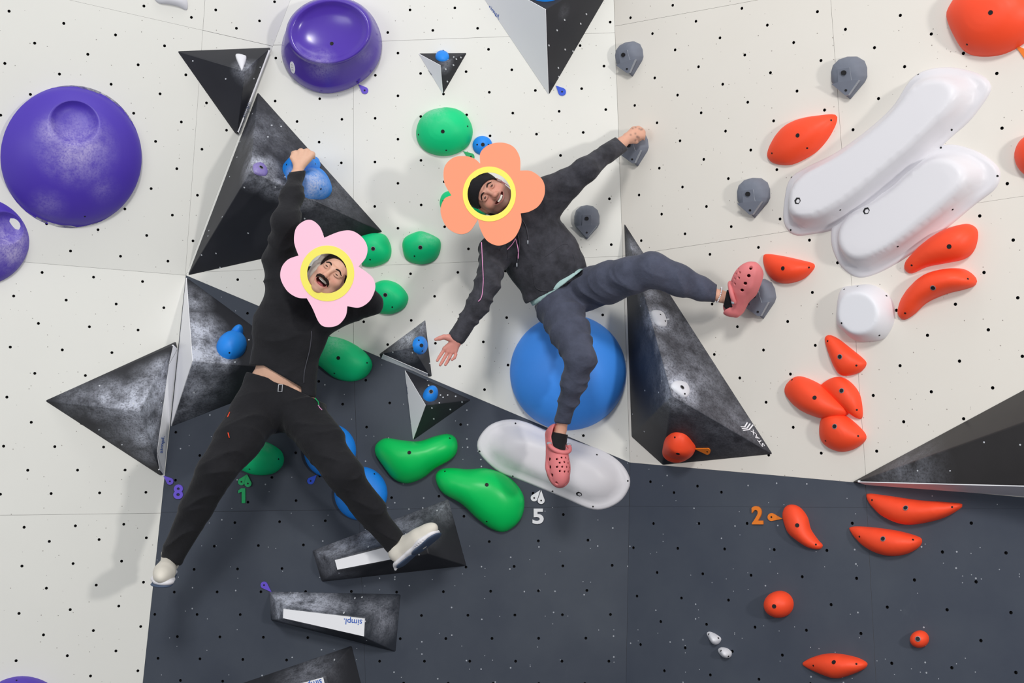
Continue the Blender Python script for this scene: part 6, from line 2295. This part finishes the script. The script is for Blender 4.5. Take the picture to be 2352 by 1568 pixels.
    t.cut(fmax(img_line((1224, 706), (1256, 678), 5.2, (1290, 720)), fmin(img_line((1250, 681), (1350, 624), 5.2, (1330, 760)), img_line((1338, 600), (1338, 700), 5.2, (1500, 640))),
               img_line((1648, 648), (1641, 702), 5.02, (1560, 640)), img_line((1270, 970), (1316, 976), 5.15, (1310, 900))))
    garment('joggers', t, org, JOGGER, body)

    # bracelet of pale beads round the left ankle
    ang = np.linspace(0, 2 * math.pi, 26, endpoint=False)
    cA = Pn(1652, 677, 5.02)
    ax = Pn(1688, 690, 5.02) - Pn(1655, 680, 5.02)
    ax /= np.linalg.norm(ax)
    e1 = np.cross(ax, VIEW)
    e1 /= np.linalg.norm(e1)
    e2 = np.cross(ax, e1)
    bd = Field(*[np.arange(c - 0.045, c + 0.045, 0.0018) for c in cA])
    for a in ang:
        p = cA + rp(17.5, 5.0) * (math.cos(a) * e1 + math.sin(a) * e2)
        bd.cap(p, p, 0.0034, 0.0034, 0.0)
    garment('ankle_beads', bd, org, WHITE_PRINT, body)

    # socks and clogs
    so = field_for([Pn(1664, 680, 5.02), Pn(1700, 700, 5.02)], 0.08, 0.004)
    so.chain([J(1668, 684, 5.02, 19), J(1684, 692, 5.02, 23), J(1700, 676, 5.01, 20)], 0.01)
    so.cut(img_line((1672, 655), (1660, 708), 5.0, (1690, 690)))
    garment('sock', so, org, SOCK, body)
    Mx = foot_matrix(Pn(1697, 726, 5.05), 0.20 * VR + 0.76 * VU - 0.58 * VIEW, -0.96 * VR + 0.22 * VU - 0.02 * VIEW)
    clog(body, org, Mx, 1, CLOG_PINK, CLOG_IN, 0.262)
    so = field_for([Pn(1288, 985, 5.17), Pn(1275, 1030, 5.15)], 0.08, 0.004)
    so.chain([J(1287, 994, 5.17, 18.5), J(1280, 1012, 5.165, 21), J(1279, 1040, 5.13, 19)], 0.01)
    so.cut(img_line((1262, 990), (1304, 998), 5.15, (1280, 1030)))
    garment('sock', so, org, SOCK, body)
    Mx = foot_matrix(Pn(1265, 986, 5.215), 0.10 * VR - 0.86 * VU - 0.42 * VIEW, 0.42 * VR + 0.30 * VU - 0.85 * VIEW)
    clog(body, org, Mx, -1, CLOG_PINK, CLOG_IN, 0.27)

    fl = Plane(Vector(Pn(1121, 400, 5.045)), Vector(Pn(1070, 480, 5.03)), Vector(Pn(1180, 480, 5.02)))
    pet = [[(1103, 376), (1104, 350), (1125, 332), (1155, 328), (1180, 338), (1194, 362), (1195, 392)],
           [(1195, 392), (1222, 394), (1247, 415), (1251, 445), (1238, 472), (1216, 486), (1196, 490)],
           [(1196, 490), (1197, 515), (1180, 548), (1148, 564), (1120, 554), (1104, 528), (1098, 504)],
           [(1098, 504), (1078, 532), (1052, 537), (1025, 520), (1012, 486), (1020, 458), (1037, 449)],
           [(1037, 449), (1021, 420), (1021, 384), (1042, 362), (1070, 359), (1090, 365), (1103, 376)]]
    root = petal_flower('flower_cutout', fl, pet, (1124, 446), (61, 63), 50, ORANGE_CARD, 'salmon orange card flower with yellow ring framing the bearded face in a black beanie')
    inv = root.matrix_world.inverted()
    for pts_ in (((1106, 556), (1108, 600), (1110, 640), (1108, 672), (1104, 686), (1098, 692)), ((1184, 548), (1177, 560), (1165, 573)), ((1184, 548), (1190, 572), (1190, 594))):
        q = [np.array(inv @ Vector(Pn(x, y, 5.055 if x > 1150 else 4.985))) for x, y in pts_]
        tube('string', spline(q, 5), 0.0018, PINK_CORD, 6, root)


person_black()
person_grey()
